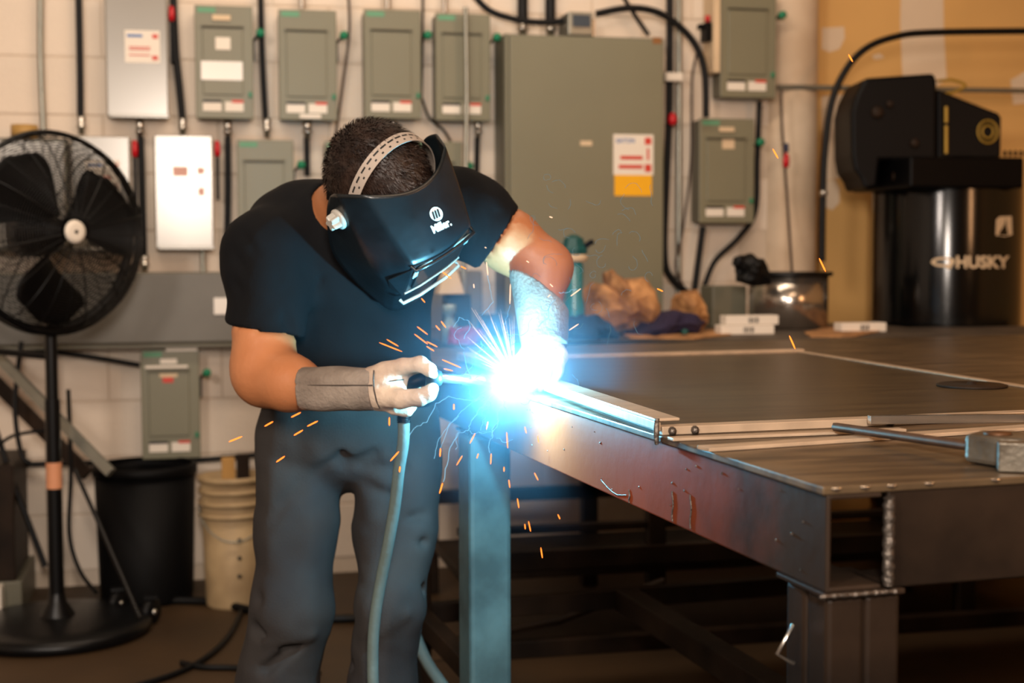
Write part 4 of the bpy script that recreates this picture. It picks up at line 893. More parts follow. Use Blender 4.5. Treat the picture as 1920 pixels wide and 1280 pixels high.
# sleeve hems as planes through observed hem points
def plane3(a, b, c, inside):
    n = np.cross(b-a, c-a); n /= np.linalg.norm(n)
    if (np.array(inside)-a)@n > 0: n = -n
    return a, n
hR = plane3(PT(426, 602, 2.66), PT(556, 628, 2.66), PT(492, 622, 2.60), Rsh)
hL = plane3(PT(963, 400, 2.71), PT(897, 499, 2.71), PT(936, 455, 2.64), Lsh)
zh = PZ(640, 785, .9)[2]
def f_shirt(p):
    px, py, tt = camc(p)
    tor = smins([ell(p, PT(655, 470, 2.80), (.185, .125, .145)), ell(p, PT(640, 610, 2.85), (.175, .118, .17)), ell(p, PT(650, 760, 2.885), (.187, .125, .16)), ell(p, PT(565, 438, 2.80), (.10, .09, .092)), ell(p, PT(800, 400, 2.78), (.11, .09, .092))], .06)
    sl = smins([cap(p, PT(520, 540, 2.69), PT(524, 640, 2.665), .05, .040), cap(p, PT(498, 470, 2.70), PT(500, 500, 2.70), .078, .078), cap(p, PT(497, 480, 2.70), PT(490, 640, 2.665), .074, .0655)], .03)
    sr = smins([cap(p, PT(862, 392, 2.73), PT(880, 402, 2.73), .078), cap(p, PT(868, 400, 2.73), PT(955, 466, 2.71), .074, .064)], .03)
    sl = np.maximum(sl, (p-hR[0])@hR[1]); sr = np.maximum(sr, (p-hL[0])@hL[1])
    tor = np.maximum(tor, (zh+.006*np.sin(p[:, 0]*25))-p[:, 2])
    d = smin(smin(tor, sl, .035), sr, .035)
    # neck opening
    d = np.maximum(d, -cap(p, PT(665, 370, 2.60), PT(628, 374, 2.72), .056, .040))
    # folds: radiating from the armpit and round the belly
    ap = PT(548, 600, 2.70)
    for e, am in (((600, 520), .006), ((640, 580), .007), ((650, 660), .006), ((610, 720), .006)):
        d += ridge(p, ap, PT(e[0], e[1], 2.69), am, .010)
    for a_, b_ in (((432, 470), (545, 600)), ((425, 520), (548, 612)), ((455, 560), (552, 622)), ((450, 430), (520, 520))):
        d += ridge(p, PT(*a_, 2.63), PT(*b_, 2.63), .0045, .009)
    for a_, b_ in (((905, 420), (880, 480)), ((930, 400), (905, 470))): d += ridge(p, PT(*a_, 2.66), PT(*b_, 2.66), .004, .008)
    for a_, b_ in (((600, 700), (800, 690)), ((620, 745), (820, 735)), ((700, 620), (820, 650))): d += ridge(p, PT(*a_, 2.74), PT(*b_, 2.74), .006, .012)
    return d+fold(p, .0032, 30, 4)+fold(p, .0010, 75, 14)
b0 = np.min([PT(400, 800, 2.6), PT(400, 240, 2.6), PT(900, 800, 3.05)], 0)-.03; b1 = np.max([PT(1000, 300, 2.95), PT(900, 240, 3.05), PT(400, 400, 3.0)], 0)+.03; b0[2] = zh-.03; b1[2] = PT(800, 270, 2.9)[2]
b0[1] = PT(640, 500, 2.5)[1]; b1[1] = PT(640, 500, 3.08)[1]
V, F = surf_nets(f_shirt, b0, b1, .0058)
mesh_obj('tshirt', V, F, M_shirt, pers)
# trousers
def f_pants(p):
    w = ell(p, PT(652, 800, 2.885), (.182, .122, .13))
    L1 = smins([cap(p, PT(562, 850, 2.87), PT(556, 1000, 2.86), .090, .078), cap(p, PT(556, 1000, 2.86), PT(548, 1140, 2.83), .078, .082), cap(p, PT(548, 1140, 2.83), PT(520, 1290, 2.86), .080, .074), cap(p, PT(520, 1290, 2.86), PT(512, 1560, 2.90), .074, .070)], .03)
    L2 = smins([cap(p, PT(744, 850, 2.87), PT(740, 1000, 2.84), .090, .079), cap(p, PT(740, 1000, 2.84), PT(727, 1140, 2.78), .078, .064), cap(p, PT(727, 1140, 2.78), PT(715, 1290, 2.80), .066, .060), cap(p, PT(715, 1290, 2.80), PT(705, 1560, 2.84), .062, .066)], .03)
    d = smin(smin(w, L1, .02), smin(w, L2, .02), .012)
    d = np.maximum(d, p[:, 2]-(zh+.08)); d = np.maximum(d, .05-p[:, 2])
    Cs = [((646, 890), (560, 930), .007), ((646, 870), (700, 850), .006), ((650, 870), (760, 880), .006), ((655, 900), (740, 930), .006), ((646, 800), (644, 880), .006), ((560, 905), (490, 1000), .006), ((640, 850), (510, 960), .006),
          ((480, 1180), (545, 1210), .016), ((545, 1205), (560, 1120), .010), ((500, 1255), (560, 1200), .012), ((470, 1110), (540, 1160), .008),
          ((700, 1055), (780, 1105), .009), ((748, 1130), (785, 1108), .016), ((690, 1090), (760, 1070), .006), ((715, 1220), (785, 1165), .013), ((665, 1250), (720, 1225), .010), ((645, 1165), (690, 1160), .012), ((730, 980), (815, 960), .006), ((725, 1030), (790, 1015), .007)]
    for a_, b_, am in Cs:
        d += ridge(p, PT(*a_, 2.78), PT(*b_, 2.78), am*1.5, .012); 
    d -= ridge(p, PT(500, 1200, 2.77), PT(585, 1190, 2.77), .007, .012)+ridge(p, PT(760, 1150, 2.72), PT(700, 1190, 2.72), .007, .013)
    return d+fold(p, .0045, 24, 11)+fold(p, .0015, 60, 13)
b0 = np.array([PT(430, 1560, 2.88)[0]-.06, PT(600, 900, 2.66)[1], .03]); b1 = np.array([PT(870, 800, 2.88)[0]+.04, PT(600, 900, 3.08)[1], zh+.10])
V, F = surf_nets(f_pants, b0, b1, .0062)
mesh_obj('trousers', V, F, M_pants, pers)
# belt under the hem
V, F = surf_nets(f_body, P0, P1, .0085)
body = mesh_obj('body', V, F, M_skin, pers)
# boots
for x, tt in ((512, 2.90), (705, 2.84)):
    c = PT(x, 1580, tt); g = lambda p, c=c: np.maximum(smins([cap(p, [c[0], c[1], .06], [c[0], c[1], .16], .055, .05), ell(p, [c[0], c[1]-.10, .05], (.052, .13, .055))], .03), .003-p[:, 2])
    V, F = surf_nets(g, [c[0]-.09, c[1]-.27, -.01], [c[0]+.09, c[1]+.10, .23], .008); mesh_obj('boot', V, F, M_rubber, pers)
# hair
rnd = np.random.RandomState(2)
def f_hair(p):
    d = ell(p, Hd(0, -.004, .034), (.083*HS, .099*HS, .113*HS), HW)
    q = (p-HO)@HW/HS
    d = np.maximum(d, -(q[:, 2]+.35*np.clip(-q[:, 1], -.1, .1)*-1.+.02)); d = np.maximum(d, q[:, 1]*.9-q[:, 2]*.35-.055)
    return d+fold(p, .0012, 120, 8)
V, F = surf_nets(f_hair, headc-.15, headc+.16, .004); hair = mesh_obj('hair', V, F, M_hair, pers)
g = MB(); lw = []
for k in range(9000):
    v = rnd.normal(size=3); v /= np.linalg.norm(v)
    q = np.array([0, -.004, .034])+v*np.array([.083, .099, .113])
    if q[2] < -.02+.35*max(-.1, min(.1, -q[1])) or q[1]*.9-q[2]*.35 > .055: continue
    nrm = v/np.array([.083, .099, .113]); nrm /= np.linalg.norm(nrm)
    comb = np.array([.25, 1.0, -.2])+rnd.normal(size=3)*.35; comb -= nrm*(comb@nrm); comb /= np.linalg.norm(comb)
    s_ = np.cross(nrm, comb)*.0009; L = rnd.uniform(.008, .016)
    a = q-nrm*.001; b = q+(nrm*.55+comb*.8)*L*.6; c = q+(nrm*.5+comb*1.1)*L
    o_ = len(g.v); g.v += [tuple(Hd(*(a-s_))), tuple(Hd(*(a+s_))), tuple(Hd(*(b+s_*.7))), tuple(Hd(*(b-s_*.7))), tuple(Hd(*c))]; g.f += [(o_, o_+1, o_+2, o_+3), (o_+3, o_+2, o_+4)]; g.sm += [False, False]
obj('hair_strands', g, M_hair, pers, stuff=True, fixnorm=False)
# ------------------------------------------------ helmet
hel = None
ROWS = [
 [(0, .097, .108), (.046, .088, .112), (.0875, .057, .114), (.109, .015, .094), (.103, -.008, .073)],
 [(0, .134, .063), (.040, .129, .064), (.0790, .108, .065), (.105, .055, .040), (.106, -.014, .020)],
 [(0, .167, .014), (.035, .164, .015), (.0676, .156, .016), (.0965, .093, -.0165), (.101, -.008, -.050)],
 [(0, .150, -.050), (.035, .148, -.050), (.0655, .140, -.040), (.089, .107, -.042), (.099, .001, -.080)],
 [(0, .138, -.092), (.034, .136, -.092), (.063, .128, -.088), (.078, .112, -.072), (.090, .018, -.110)],
 [(0, .124, -.150), (.030, .121, -.149), (.053, .112, -.143), (.066, .098, -.125), (.074, .045, -.145)],
 [(0, .106, -.200), (.022, .103, -.199), (.038, .096, -.195), (.048, .088, -.186), (.052, .072, -.178)]]
full = [[(-x, y, z) for x, y, z in r[:0:-1]]+list(r) for r in ROWS]; nc = 9
g = MB(); g.add([Hd(*q) for r in full for q in r], [(i*nc+j, i*nc+j+1, (i+1)*nc+j+1, (i+1)*nc+j) for i in range(len(full)-1) for j in range(nc-1)], True)
hel = obj('welding_helmet', g, M_helmet, pers, label='black welding helmet shell with scratched forehead panel')
me = hel.data
cr = me.attributes.new('crease_edge', 'FLOAT', 'EDGE')
for i, e in enumerate(me.edges):
    a, b = sorted(e.vertices); 
    if b-a == nc and a % nc in (2, 6): cr.data[i].value = .80
    elif b-a == nc and a % nc in (1, 7): cr.data[i].value = .75
    elif b-a == 1 and a//nc == 2 and 2 <= a % nc <= 5: cr.data[i].value = .85
s = hel.modifiers.new('s', 'SUBSURF'); s.levels = 3; s.render_levels = 3
s = hel.modifiers.new('t', 'SOLIDIFY'); s.thickness = .0028; s.offset = 1 
# rolled rim wire along the top edge
rimpts = crv([Hd(x, y, z) for x, y, z in full[0]][1:-1], 5)
# lens housing: frame box protruding under the forehead ledge
def quadbox(nm, tl, tr, br, bl, th, m, par, bev=.0015, lab=None):
    n = np.cross(np.array(tr)-tl, np.array(bl)-tl).astype(float); n /= np.linalg.norm(n)
    if n[1] < 0: n = -n
    P = [np.array(q, float) for q in (bl, br, tr, tl)]
    g = MB(); g.hexa([Hd(*(q-n*th[0])) for q in P]+[Hd(*(q+n*th[1])) for q in P]); return obj(nm, g, m, par, bev, lab)
def hq(x, y, z): return (x, y, z)
# ledge lip under the forehead panel
g = MB(); g.tube([Hd(x, y, z) for x, y, z in ((-.068, .156, .010), (-.067, .167, .008), (-.034, .172, .009), (0, .1735, .009), (.034, .172, .009), (.067, .167, .008), (.068, .156, .010))], .0032, 8); obj('brow_ledge', g, M_helmet, hel)
lf = quadbox('lens_frame', (-.0655, .160, .006), (.0655, .160, .006), (.0645, .1425, -.088), (-.0645, .1425, -.088), (.030, .000), M_helmet, hel, .003)
quadbox('filter_lens', (-.054, .1595, -.006), (.054, .1595, -.006), (.054, .1475, -.066), (-.054, .1475, -.066), (.004, .0035), M_lens, lf, .001, 'dark glass filter lens')
quadbox('clear_cover', (-.0635, .1625, .003), (.0635, .1625, .003), (.0635, .1575, -.024), (-.0635, .1575, -.024), (.001, .0015), M_clear, lf, .0008, 'pale scratched cover strip')
g = MB(); g.tube([Hd(x, y, z) for x, y, z in ((-.0665, .138, -.100), (-.066, .146, -.102), (-.03, .1495, -.104), (.03, .1495, -.104), (.066, .146, -.102), (.0665, .138, -.100))], .0030, 8); obj('lower_lip', g, M_strap, lf)
g = MB(); g.tube([Hd(x, y, z) for x, y, z in ((-.064, .1445, -.078), (-.03, .1475, -.080), (.03, .1475, -.080), (.064, .1445, -.078))], .0018, 6); obj('lens_clip', g, M_strap, lf)
for s_ in (-1, 1):
    quadbox('side_cheek', (s_*.0655, .158, .004), (s_*.084, .122, -.046), (s_*.074, .117, -.078), (s_*.0645, .141, -.086), (.0015, .0015), M_helmet, lf, .0008)
# knobs
for s_ in (-1, 1):
    kc = Hd(s_*.108, .021, .037); ka = HW@np.array([s_, 0, 0.])
    g = MB(); g.lathe([(0, 0), (.019, 0), (.019, .004), (.015, .007), (0, .007)], kc, ka, 24); kn = obj('pivot_knob', g, M_knob, hel)
    g = MB(); prof = []; N_ = 40
    uu = HW@np.array([0, 1., 0]); ww = np.cross(ka, uu)
    for h_, sc in ((.006, .95), (.008, 1.), (.020, .92), (.022, .80)):
        prof.append([kc+ka*h_+(.0125+.0032*cos(5*2*pi*k/N_))*sc*(uu*cos(2*pi*k/N_)+ww*sin(2*pi*k/N_)) for k in range(N_)])
    vs = [q for r_ in prof for q in r_]; g.add(vs, [(i*N_+k, i*N_+(k+1) % N_, (i+1)*N_+(k+1) % N_, (i+1)*N_+k) for i in range(3) for k in range(N_)]+[tuple(range(3*N_, 4*N_))])
    obj('knob_grip', g, M_knob, kn)
# headgear straps
def strap(nm, pts, w, wdir, m, holes=True):
    P = crv(pts, 8); g = MB(); n = len(P); vs = []
    for p in P:
        wd = np.array(wdir, float); o_ = np.array(p)-np.array([0, -.004, .034]); o_ /= np.linalg.norm(o_)
        for a_, b_ in ((-1, 0), (1, 0), (1, 1), (-1, 1)): vs.append(Hd(*(np.array(p)+wd*w*a_+o_*.0022*b_)))
    g.add(vs, [(i*4+k, i*4+(k+1) % 4, i*4+4+(k+1) % 4, i*4+4+k) for i in range(n-1) for k in range(4)]+[(0, 1, 2, 3), tuple(range(4*n-4, 4*n))]); o = obj(nm, g, m, pers)
    if holes:
        h = MB()
        for i in range(4, n-4, 3):
            p = np.array(P[i]); d_ = np.array(P[i+1])-P[i-1]; d_ /= np.linalg.norm(d_); o_ = p-np.array([0, -.004, .034]); o_ /= np.linalg.norm(o_); L = .006 if i % 2 else .002; W_ = .0016
            off = np.array(wdir)*w*(.4 if (i//3) % 2 else -.35)
            q = [p+off-d_*L-np.array(wdir)*W_, p+off+d_*L-np.array(wdir)*W_, p+off+d_*L+np.array(wdir)*W_, p+off-d_*L+np.array(wdir)*W_]
            h.add([Hd(*(a_+o_*.0026)) for a_ in q], [(0, 1, 2, 3)])
        obj('strap_slots', h, M_blackprint, o, fixnorm=False)
    return o
yy = .028
arc_pts = [(.0895*cos(a_)*1.0, yy-.006*sin(a_), .036+.1135*sin(a_)) for a_ in np.linspace(pi*1.02, -.02*pi, 15)]
strap('crown_strap', arc_pts, .0115, (0, 1, 0), M_strap)
strap('brow_strap', [(.0885*cos(a_), -.004+.104*sin(a_), .030) for a_ in np.linspace(pi*1.1, -.1*pi, 13)], .010, (0, 0, 1), M_black, False)
# logo on the forehead panel: local frame on the panel centre strip
from mathutils.bvhtree import BVHTree
bpy.context.view_layer.update(); _dg = bpy.context.evaluated_depsgraph_get(); _ev = hel.evaluated_get(_dg); _me = _ev.to_mesh()
_mw = hel.matrix_world; _off = np.array(wloc(hel))
_bvh = BVHTree.FromPolygons([Vector(np.array(v.co)+_off) for v in _me.vertices], [tuple(p.vertices) for p in _me.polygons]); _ev.to_mesh_clear()
def panel(px, py):     # point on the finished helmet surface
    d_ = ray(px, py); d_ = d_/np.linalg.norm(d_); h_ = _bvh.ray_cast(Vector(CAM), Vector(d_))
    return np.array(h_[0])-d_*.0011
def rot(cx, cy, ang_, sx=1., sy=1.):
    return lambda x, y: panel(cx+(x*cos(ang_)-y*sin(ang_))*1., cy+(x*sin(ang_)+y*cos(ang_)))
lg = rot(818, 401, radians(-28))
g = MB(); N_ = 32; g.add([lg(12*cos(2*pi*k/N_), 13.5*sin(2*pi*k/N_)) for k in range(N_)], [tuple(range(N_))]); lo_ = obj('round_logo', g, M_white, hel, fixnorm=False, label='small round white logo with three slanted bars')
g = MB()
for i in (-1, 0, 1):
    f_ = lambda x, y: lg(x, y)+(CAM-lg(x, y))/2.4*.0010
    g.add([f_(i*5.2-2.5+q0, q1) for q0, q1 in ((-1.2, 8), (2.6, 8), (5.4, -7), (1.6, -7))], [(0, 1, 2, 3)])
obj('logo_bars', g, M_blackprint, lo_, fixnorm=False)
tf = rot(827.5, 423, radians(-25))
tb = text_on('Miller.', -19, 19, 8, -8, lambda x, y: tf(x, y), .045); obj('logo_lettering', tb, M_white, hel, fixnorm=False, label='white lettering reading Miller.')
# ------------------------------------------------ gloves
def sdf_part(nm, fn, pts, h, m, par, lab=None, pad=.05):
    pts = np.array(pts); V, F = surf_nets(fn, pts.min(0)-pad, pts.max(0)+pad, h); return mesh_obj(nm, V, F, m, par, lab)
# right-hand gauntlet cuff
ca, cb2 = PT(570, 728, 2.54), PT(706, 729, 2.50)
def f_cuff(p):
    d_ = (cb2-ca)/np.linalg.norm(cb2-ca); q = p-ca; h = q@d_; L = np.linalg.norm(cb2-ca)
    y = q@CU; x = (q-np.outer(h, d_)-np.outer(y, CU))@CF
    ry = .0385+.001*np.sin(h*30); rx = .036
    rr = (np.abs(y/ry)**2.6+np.abs(x/rx)**2.6)**(1/2.6); d = (rr-1)*.036
    d = np.maximum(d, np.maximum(-h+.10*np.abs(y)**1*0, h-L)); 
    inner = (rr-1)*.036+.007; d = np.maximum(d, -np.maximum(inner, h-.06))
    d += .0015*np.exp(-(((y-.008)/.0025)**2))*(x < 0)
    return d+fold(p, .0010, 70, 5)
glo = sdf_part('glove_cuff', f_cuff, [ca, cb2], .003, M_cuff, pers, 'grey suede gauntlet cuff on the gun hand')
def chain(p, pts, rs, k=.006):
    return smins([cap(p, pts[i], pts[i+1], rs[i], rs[i+1]) for i in range(len(pts)-1)], k)
def f_glove(p):
    palm = smins([ell(p, PT(722, 722, 2.50), (.032, .034, .034)), cap(p, PT(699, 722, 2.50), PT(740, 716, 2.50), .031, .028), cap(p, PT(697, 738, 2.50), PT(735, 745, 2.50), .026, .021)], .02)
    index = chain(p, [PT(722, 696, 2.49), PT(757, 687, 2.475), PT(788, 683, 2.46), PT(806, 693, 2.455), PT(812, 702, 2.475)], [.018, .0135, .0125, .011, .009])
    mid = chain(p, [PT(720, 702, 2.52), PT(762, 690, 2.515), PT(795, 697, 2.51), PT(806, 716, 2.505), PT(798, 730, 2.50)], [.018, .0135, .0125, .011, .010])
    ring_ = chain(p, [PT(722, 716, 2.54), PT(760, 712, 2.545), PT(786, 724, 2.54), PT(785, 744, 2.525), PT(768, 752, 2.515)], [.018, .0135, .012, .0115, .010])
    pink = chain(p, [PT(716, 740, 2.535), PT(742, 750, 2.535), PT(768, 760, 2.525), PT(762, 768, 2.505), PT(740, 766, 2.50)], [.017, .013, .012, .0115, .010])
    thumb = chain(p, [PT(716, 742, 2.485), PT(750, 748, 2.462), PT(785, 746, 2.448), PT(804, 739, 2.450), PT(811, 728, 2.462)], [.021, .0165, .0142, .0125, .010])
    fing = np.minimum(np.minimum(smin(index, mid, .004), smin(ring_, pink, .003)), thumb)
    d = smin(palm, fing, .008)
    d += ridge(p, PT(712, 726, 2.463), PT(760, 724, 2.463), .0035, .004)+ridge(p, PT(700, 705, 2.463), PT(745, 705, 2.463), .002, .003)
    d -= cap(p, PT(699, 700, 2.47), PT(702, 752, 2.47), 0)*0
    return d+fold(p, .0008, 120, 6)
gl = sdf_part('glove', f_glove, [PT(690, 680, 2.46), PT(820, 770, 2.55)], .0022, M_glove, pers, 'cream leather glove gripping the welding gun')
g = MB(); g.tube([PT(701, 694, 2.468), PT(700, 710, 2.462), PT(701, 730, 2.461), PT(706, 752, 2.465), PT(712, 765, 2.475)], .0013, 6); obj('seam', g, M_seam, gl)
g = MB(); g.tube([PT(708, 716, 2.4655), PT(735, 714, 2.466), PT(758, 711, 2.468)], .0011, 6); obj('seam', g, M_seam, gl)
g = MB(); g.tube([PT(576, 722, 2.498), PT(640, 722, 2.478), PT(698, 722, 2.462)], .0012, 6); obj('seam', g, M_seam, glo)
# left-hand cuff and glove
cc, cd = PT(1012, 526, 2.655), PT(1022, 650, 2.60)
def f_cuff2(p):
    d_ = (cd-cc)/np.linalg.norm(cd-cc); q = p-cc; h = q@d_; L = np.linalg.norm(cd-cc)
    r = np.linalg.norm(q-np.outer(h, d_), axis=1)
    rr = .055-.013*np.clip(h/L, 0, 1)
    x = q@CR
    d = r-rr; d = np.maximum(d, np.maximum(-h+.026+.75*np.clip(x, -.1, .1), h-L)); d = np.maximum(d, -np.maximum(r-rr+.009, h-.07))
    return d+fold(p, .0018, 50, 15)
sdf_part('glove_cuff', f_cuff2, [cc, cd], .0032, M_cuff, pers, 'grey suede gauntlet cuff on the steadying hand', .06)
def f_glove2(p):
    palm = smins([ell(p, PT(1018, 668, 2.61), (.040, .036, .034)), cap(p, PT(1022, 640, 2.62), PT(1015, 670, 2.60), .036, .034)], .02)
    fs = []
    for i, (x0_, dt) in enumerate(((992, .0), (1008, -.010), (1026, -.012), (1043, -.004))):
        fs.append(chain(p, [PT(x0_+4, 668, 2.595+dt), PT(x0_-2, 696, 2.575+dt), PT(x0_-8, 716, 2.575+dt), PT(x0_-10, 724, 2.600+dt)], [.0165, .0135, .012, .0105], .005))
    th = chain(p, [PT(1000, 660, 2.62), PT(975, 682, 2.61), PT(962, 700, 2.61), PT(956, 712, 2.625)], [.019, .0155, .013, .011], .006)
    d = smin(palm, np.minimum.reduce(fs+[th]), .009)
    return d+fold(p, .0010, 110, 16)
sdf_part('glove', f_glove2, [PT(950, 640, 2.56), PT(1070, 735, 2.65)], .0026, M_glove, pers, 'cream leather glove steadying the work beside the arc')
# ------------------------------------------------ welding gun (held, top level)
gun = thing('welding_gun', PT(760, 740, 2.50), 'dark welding gun with a pale nozzle gripped in the gloved right hand', 'welding gun')
g = MB(); g.tube(crv([PT(757, 792, 2.52), PT(757, 765, 2.52), PT(762, 735, 2.50), PT(778, 716, 2.49), PT(800, 710, 2.495), PT(815, 709, 2.50)], 6), [.0105]*6*2+[.012]*19, 14); obj('grip', g, M_black, gun)
g = MB(); g.lathe([(0, -.008), (.0155, -.008), (.0155, .012), (.012, .02), (0, .02)], PT(806, 709, 2.485), CR*.99+CF*.25, 20); obj('collar', g, M_darkobj, gun)
g = MB(); nz0, nz1 = PT(812, 708, 2.495), PT(905, 713, 2.60); dn = (nz1-nz0); Ln = np.linalg.norm(dn); g.lathe([(0, 0), (.0085, 0), (.0085, Ln*.55), (.0105, Ln*.57), (.0105, Ln*.97), (.0085, Ln), (.006, Ln*.98), (0, Ln*.97)], nz0, dn, 24); obj('nozzle', g, M_steel, gun)
for k in range(4):
    g = MB(); g.tube([PT(757+.1*k, 778+4*k, 2.52), PT(757+.1*k, 780+4*k, 2.52)], .0125, 12); obj('strain_relief', g, M_black, gun)
g = MB(); g.tube(crv([PT(757, 788, 2.52), PT(756, 830, 2.53), PT(748, 880, 2.55), PT(740, 950, 2.58), PT(728, 1020, 2.60), PT(714, 1090, 2.62), PT(703, 1160, 2.63), PT(699, 1230, 2.64), PT(702, 1330, 2.66), PT(715, 1480, 2.80), np.append(PZ(760, 1600, .0)[:2], .02)], 8), .0105, 14); obj('gun_cable', g, M_hose, gun)
# second hose on the floor beside the middle leg
g = MB(); g.tube(crv([PT(775, 1180, 3.2), PT(800, 1240, 3.1), PT(840, 1300, 3.0), PT(900, 1400, 2.95)]), .013, 10); tag(obj('slanted_hose', g, M_hose), 'grey-green hose slanting down between trousers and table leg', 'hose')
# ================================================================== ARC, SPARKS, SMOKE
arc = thing('welding_arc', ARC, 'blinding white-blue welding arc at the left edge of the steel panel', 'arc')
g = MB(); g.lathe([(0, -.010), (.006, -.008), (.009, 0), (.006, .008), (0, .010)], ARC, n=16); obj('arc_core', g, M_arc, arc, fixnorm=False)
# glowing fume ball round the arc: emission falls off with distance, scatter carries real light
def volume_sphere(nm, c, r, build, lab, cat):
    g = MB(); n = 24; prof = [(r*sin(pi*k/16), -r*cos(pi*k/16)) for k in range(17)]; g.lathe(prof, c, n=n)
    m = bpy.data.materials.new(nm); m.use_nodes = True; nt = m.node_tree; nt.nodes.clear()
    out = nt.nodes.new('ShaderNodeOutputMaterial'); vol = nt.nodes.new('ShaderNodeVolumePrincipled'); nt.links.new(vol.outputs[0], out.inputs['Volume'])
    tc = nt.nodes.new('ShaderNodeTexCoord'); ln = nt.nodes.new('ShaderNodeVectorMath'); ln.operation = 'LENGTH'; nt.links.new(tc.outputs['Object'], ln.inputs[0])
    build(nt, vol, tc, ln); o = obj(nm, g, m, None, fixnorm=False); return o
def math(nt, op, a, b=None):
    n = nt.nodes.new('ShaderNodeMath'); n.operation = op
    for i, x in enumerate((a, b)):
        if x is None: continue
        if isinstance(x, (int, float)): n.inputs[i].default_value = x
        else: nt.links.new(x, n.inputs[i])
    return n.outputs[0]
def b_smoke(nt, vol, tc, ln):
    R_ = .34
    f = math(nt, 'MAXIMUM', math(nt, 'SUBTRACT', 1.0, math(nt, 'DIVIDE', ln.outputs['Value'], R_)), 0.0)
    f3 = math(nt, 'POWER', f, 2.6)
    nz = nt.nodes.new('ShaderNodeTexNoise'); nz.inputs['Scale'].default_value = 9; nz.inputs['Detail'].default_value = 4; nt.links.new(tc.outputs['Object'], nz.inputs['Vector'])
    nn_ = math(nt, 'MAXIMUM', math(nt, 'MULTIPLY', math(nt, 'SUBTRACT', nz.outputs['Fac'], .30), 2.6), .15)
    den = math(nt, 'MULTIPLY', math(nt, 'MULTIPLY', f3, nn_), 1.7)
    nt.links.new(den, vol.inputs['Density']); vol.inputs['Color'].default_value = (.45, .72, 1.0, 1); vol.inputs['Anisotropy'].default_value = .1
    # hot fume close to the arc gives off its own light
    e = math(nt, 'POWER', math(nt, 'MAXIMUM', math(nt, 'SUBTRACT', 1.0, math(nt, 'DIVIDE', ln.outputs['Value'], .078)), 0.0), 3.0)
    nt.links.new(math(nt, 'MULTIPLY', e, 42.0), vol.inputs['Emission Strength']); vol.inputs['Emission Color'].default_value = (.72, .90, 1.0, 1)
sm = volume_sphere('smoke', ARC, .34, b_smoke, '', ''); sm['kind'] = 'stuff'; tag(sm, 'bluish welding smoke glowing around the arc', 'smoke')
# sparks as short glowing beads
def spark(a, b, t, m, lab, grp, r=.0011):
    P, Q = PT(a[0], a[1], t), PT(b[0], b[1], t)
    g = MB(); g.tube([P, P+(Q-P)*.15, P+(Q-P)*.8, Q], [r*.35, r, r*1.05, r*.4], 6); o = obj('spark', g, m, fixnorm=False); tag(o, lab, 'spark', grp)
ORD = ['leftmost ']+[w+' from left ' for w in 'second third fourth fifth sixth seventh eighth ninth tenth eleventh twelfth thirteenth fourteenth fifteenth sixteenth'.split()]
GR = {
 'a': ('orange spark in the cluster before the trouser hip', 'sparks left of the gun hand', [((429,828),(454,818)),((496,799),(512,790)),((546,782),(564,773)),((576,799),(596,789)),((551,816),(568,806)),((518,866),(534,855))]),
 'b': ('orange spark among those dropping below the gun hand', 'sparks under the gun hand', [((730,782),(730,798)),((732,864),(748,846)),((750,874),(749,885)),((826,840),(825,856)),((830,905),(824,925)),((851,757),(851,768))]),
 'c': ('orange spark among those falling beside the table leg', 'sparks falling below the arc', [((915,790),(912,805)),((891,812),(881,831)),((867,854),(856,872)),((897,850),(894,859)),((921,850),(920,870)),((945,875),(945,884)),((954,899),(956,914)),((950,810),(952,840)),((1002,886),(1009,900)),((970,934),(973,952)),((991,977),(995,996)),((984,982),(985,992)),((1046,964),(1050,973)),((1014,1026),(1017,1046)),((984,800),(987,812)),((1008,816),(1010,830))]),
 'd': ('slanting orange spark before the black shirt', 'sparks before the shirt', [((711,642),(754,659)),((725,636),(747,649)),((800,640),(820,650)),((800,649),(814,658)),((829,674),(864,689)),((832,691),(849,695)),((782,612),(802,627)),((777,626),(802,645)),((817,610),(825,619)),((827,602),(836,614)),((790,559),(797,567)),((830,510),(846,522)),((864,499),(874,504))]),
 'e': ('pale spark around the raised forearm and cuff', 'sparks by the raised forearm', [((912,491),(915,516)),((1030,406),(1036,408)),((987,489),(992,492)),((1031,532),(1037,538)),((1027,557),(1032,552)),((1070,555),(1089,541)),((1007,580),(1012,585)),((1067,619),(1085,607)),((957,532),(956,570)),((888,532),(889,540)),((909,463),(912,465))]),
}
for k_, (lb, gp, L) in GR.items():
    L = sorted(L, key=lambda q: q[0][0])
    for i, (a_, b_) in enumerate(L): spark(a_, b_, 2.45+.02*(i % 4), M_sparkhot if k_ in 'e' else M_spark, ORD[i]+lb, gp, .0013 if k_ in 'ab' else .0010)
for a_, b_, lb in (((1536,484),(1548,509),'bright orange spark over the rim of the steel drum'), ((1480,629),(1491,654),'bright orange spark above the far edge of the steel panel'), ((1591,102),(1599,116),'tiny yellow spark near the top of the air hose arch'), ((1449,279),(1459,297),'tiny yellow spark beside the right-hand lower switch box'), ((1232,541),(1243,546),'tiny orange spark above the crumpled paper')):
    spark(a_, b_, 2.4, M_spark, lb, None, .0012)
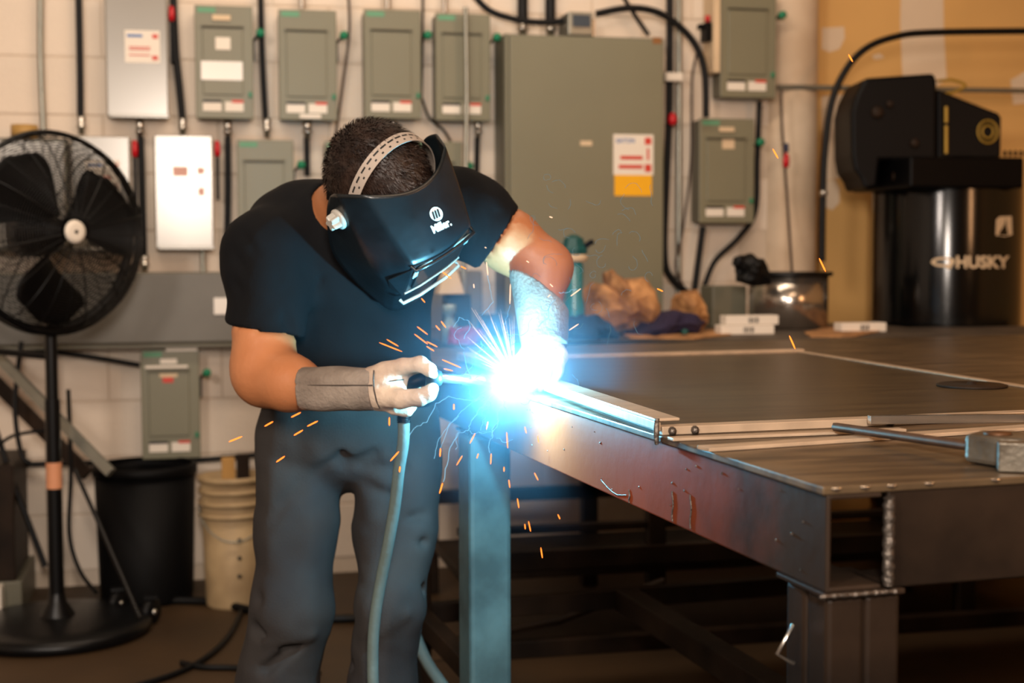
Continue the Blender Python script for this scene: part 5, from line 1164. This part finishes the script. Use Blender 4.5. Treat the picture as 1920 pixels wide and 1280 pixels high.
# fan of long thin streaks rising from the arc
rnd = random.Random(12); AP = np.array([964, 706])
ends = [(884,577),(890,580),(893,585),(878,600),(900,592),(905,600),(882,605),(912,612),(914,578),(920,596),(926,612),(935,586),(938,580),(940,592),(943,600),(946,610),(955,596),(960,600),(964,592),(877,632),(876,650),(880,655),(898,618),(908,628),(932,620),(918,640),(890,668),(902,680),(885,640),(948,600),(886,612),(928,604)]
for i, (ex, ey) in enumerate(ends):
    f0 = rnd.uniform(.12, .45); ddx = np.array([ex, ey])-AP; a_ = AP+ddx*f0
    P, Q = PT(a_[0], a_[1], 2.62), PT(ex, ey, 2.60+rnd.uniform(-.05, .05)); g = MB(); r = rnd.uniform(.0004, .0006)
    g.tube([P, (P+Q)/2, Q], [r, r*.9, r*.25], 5); o = obj('spark_streak', g, M_sparkhot, fixnorm=False); tag(o, 'long thin pale spark rising steeply from the arc', 'spark', 'fan of sparks above the arc')
# curling luminous smoke threads
def wisp(pts, r, m, t, g):
    P = [PT(x, y, t+.02*sin(i*1.7)) for i, (x, y) in enumerate(pts)]; g.tube(P, r, 4, False)
def jag(pts, n, a, rnd):
    out = []
    for i in range(len(pts)-1):
        for k in range(n):
            f = k/n; out.append((pts[i][0]*(1-f)+pts[i+1][0]*f+rnd.uniform(-a, a), pts[i][1]*(1-f)+pts[i+1][1]*f+rnd.uniform(-a, a)))
    out.append(pts[-1]); return out
rnd = random.Random(7)
main = [[(748,846),(778,803),(800,790),(818,757),(841,744),(862,748),(892,750),(906,736),(930,725)],
        [(831,903),(838,870),(845,840),(861,811),(878,806),(882,795),(896,770),(912,752),(935,730)],
        [(919,850),(917,832),(924,815),(923,805),(934,788),(932,772),(945,750)],
        [(870,660),(879,700),(884,712),(905,700),(925,712)]]
thin = [[(1082,541),(1070,545),(1060,549),(1048,548)],[(1042,560),(1030,575),(1028,595),(1010,612)],[(905,590),(925,565),(918,540),(914,516)],[(826,840),(840,800),(850,790),(870,765),(900,745)],
        [(815,860),(820,830),(838,800),(860,780)],[(850,612),(862,596),(880,600),(882,615),(870,635)],[(895,668),(905,650),(900,640),(915,655),(895,660)],[(772,712),(776,722),(784,716),(786,702),(800,698)]]
g = MB()
for L in main: wisp(jag(L, 4, 1.6, rnd), .00055, None, 2.55, g)
tag(obj('smoke_threads', g, M_wisp, None, stuff=True, fixnorm=False), 'bright jagged blue threads shooting down-left from the arc', 'smoke')
g = MB()
for L in thin: wisp(jag(L, 4, 1.5, rnd), .0004, None, 2.55, g)
for k in range(24):
    a_ = rnd.uniform(0, 2*pi); r_ = rnd.uniform(40, 150); x = 962+r_*cos(a_)*.9; y = 725+r_*sin(a_); pts = [(x, y)]; h_ = rnd.uniform(0, 6.28)
    for j in range(rnd.randint(5, 10)): h_ += rnd.uniform(-1.1, 1.1); x += 7*cos(h_); y += 7*sin(h_); pts.append((x, y))
    wisp(pts, .00035, None, 2.5, g)
tag(obj('smoke_threads', g, M_wisp, None, stuff=True, fixnorm=False), 'fine curling blue threads close around the arc', 'smoke')
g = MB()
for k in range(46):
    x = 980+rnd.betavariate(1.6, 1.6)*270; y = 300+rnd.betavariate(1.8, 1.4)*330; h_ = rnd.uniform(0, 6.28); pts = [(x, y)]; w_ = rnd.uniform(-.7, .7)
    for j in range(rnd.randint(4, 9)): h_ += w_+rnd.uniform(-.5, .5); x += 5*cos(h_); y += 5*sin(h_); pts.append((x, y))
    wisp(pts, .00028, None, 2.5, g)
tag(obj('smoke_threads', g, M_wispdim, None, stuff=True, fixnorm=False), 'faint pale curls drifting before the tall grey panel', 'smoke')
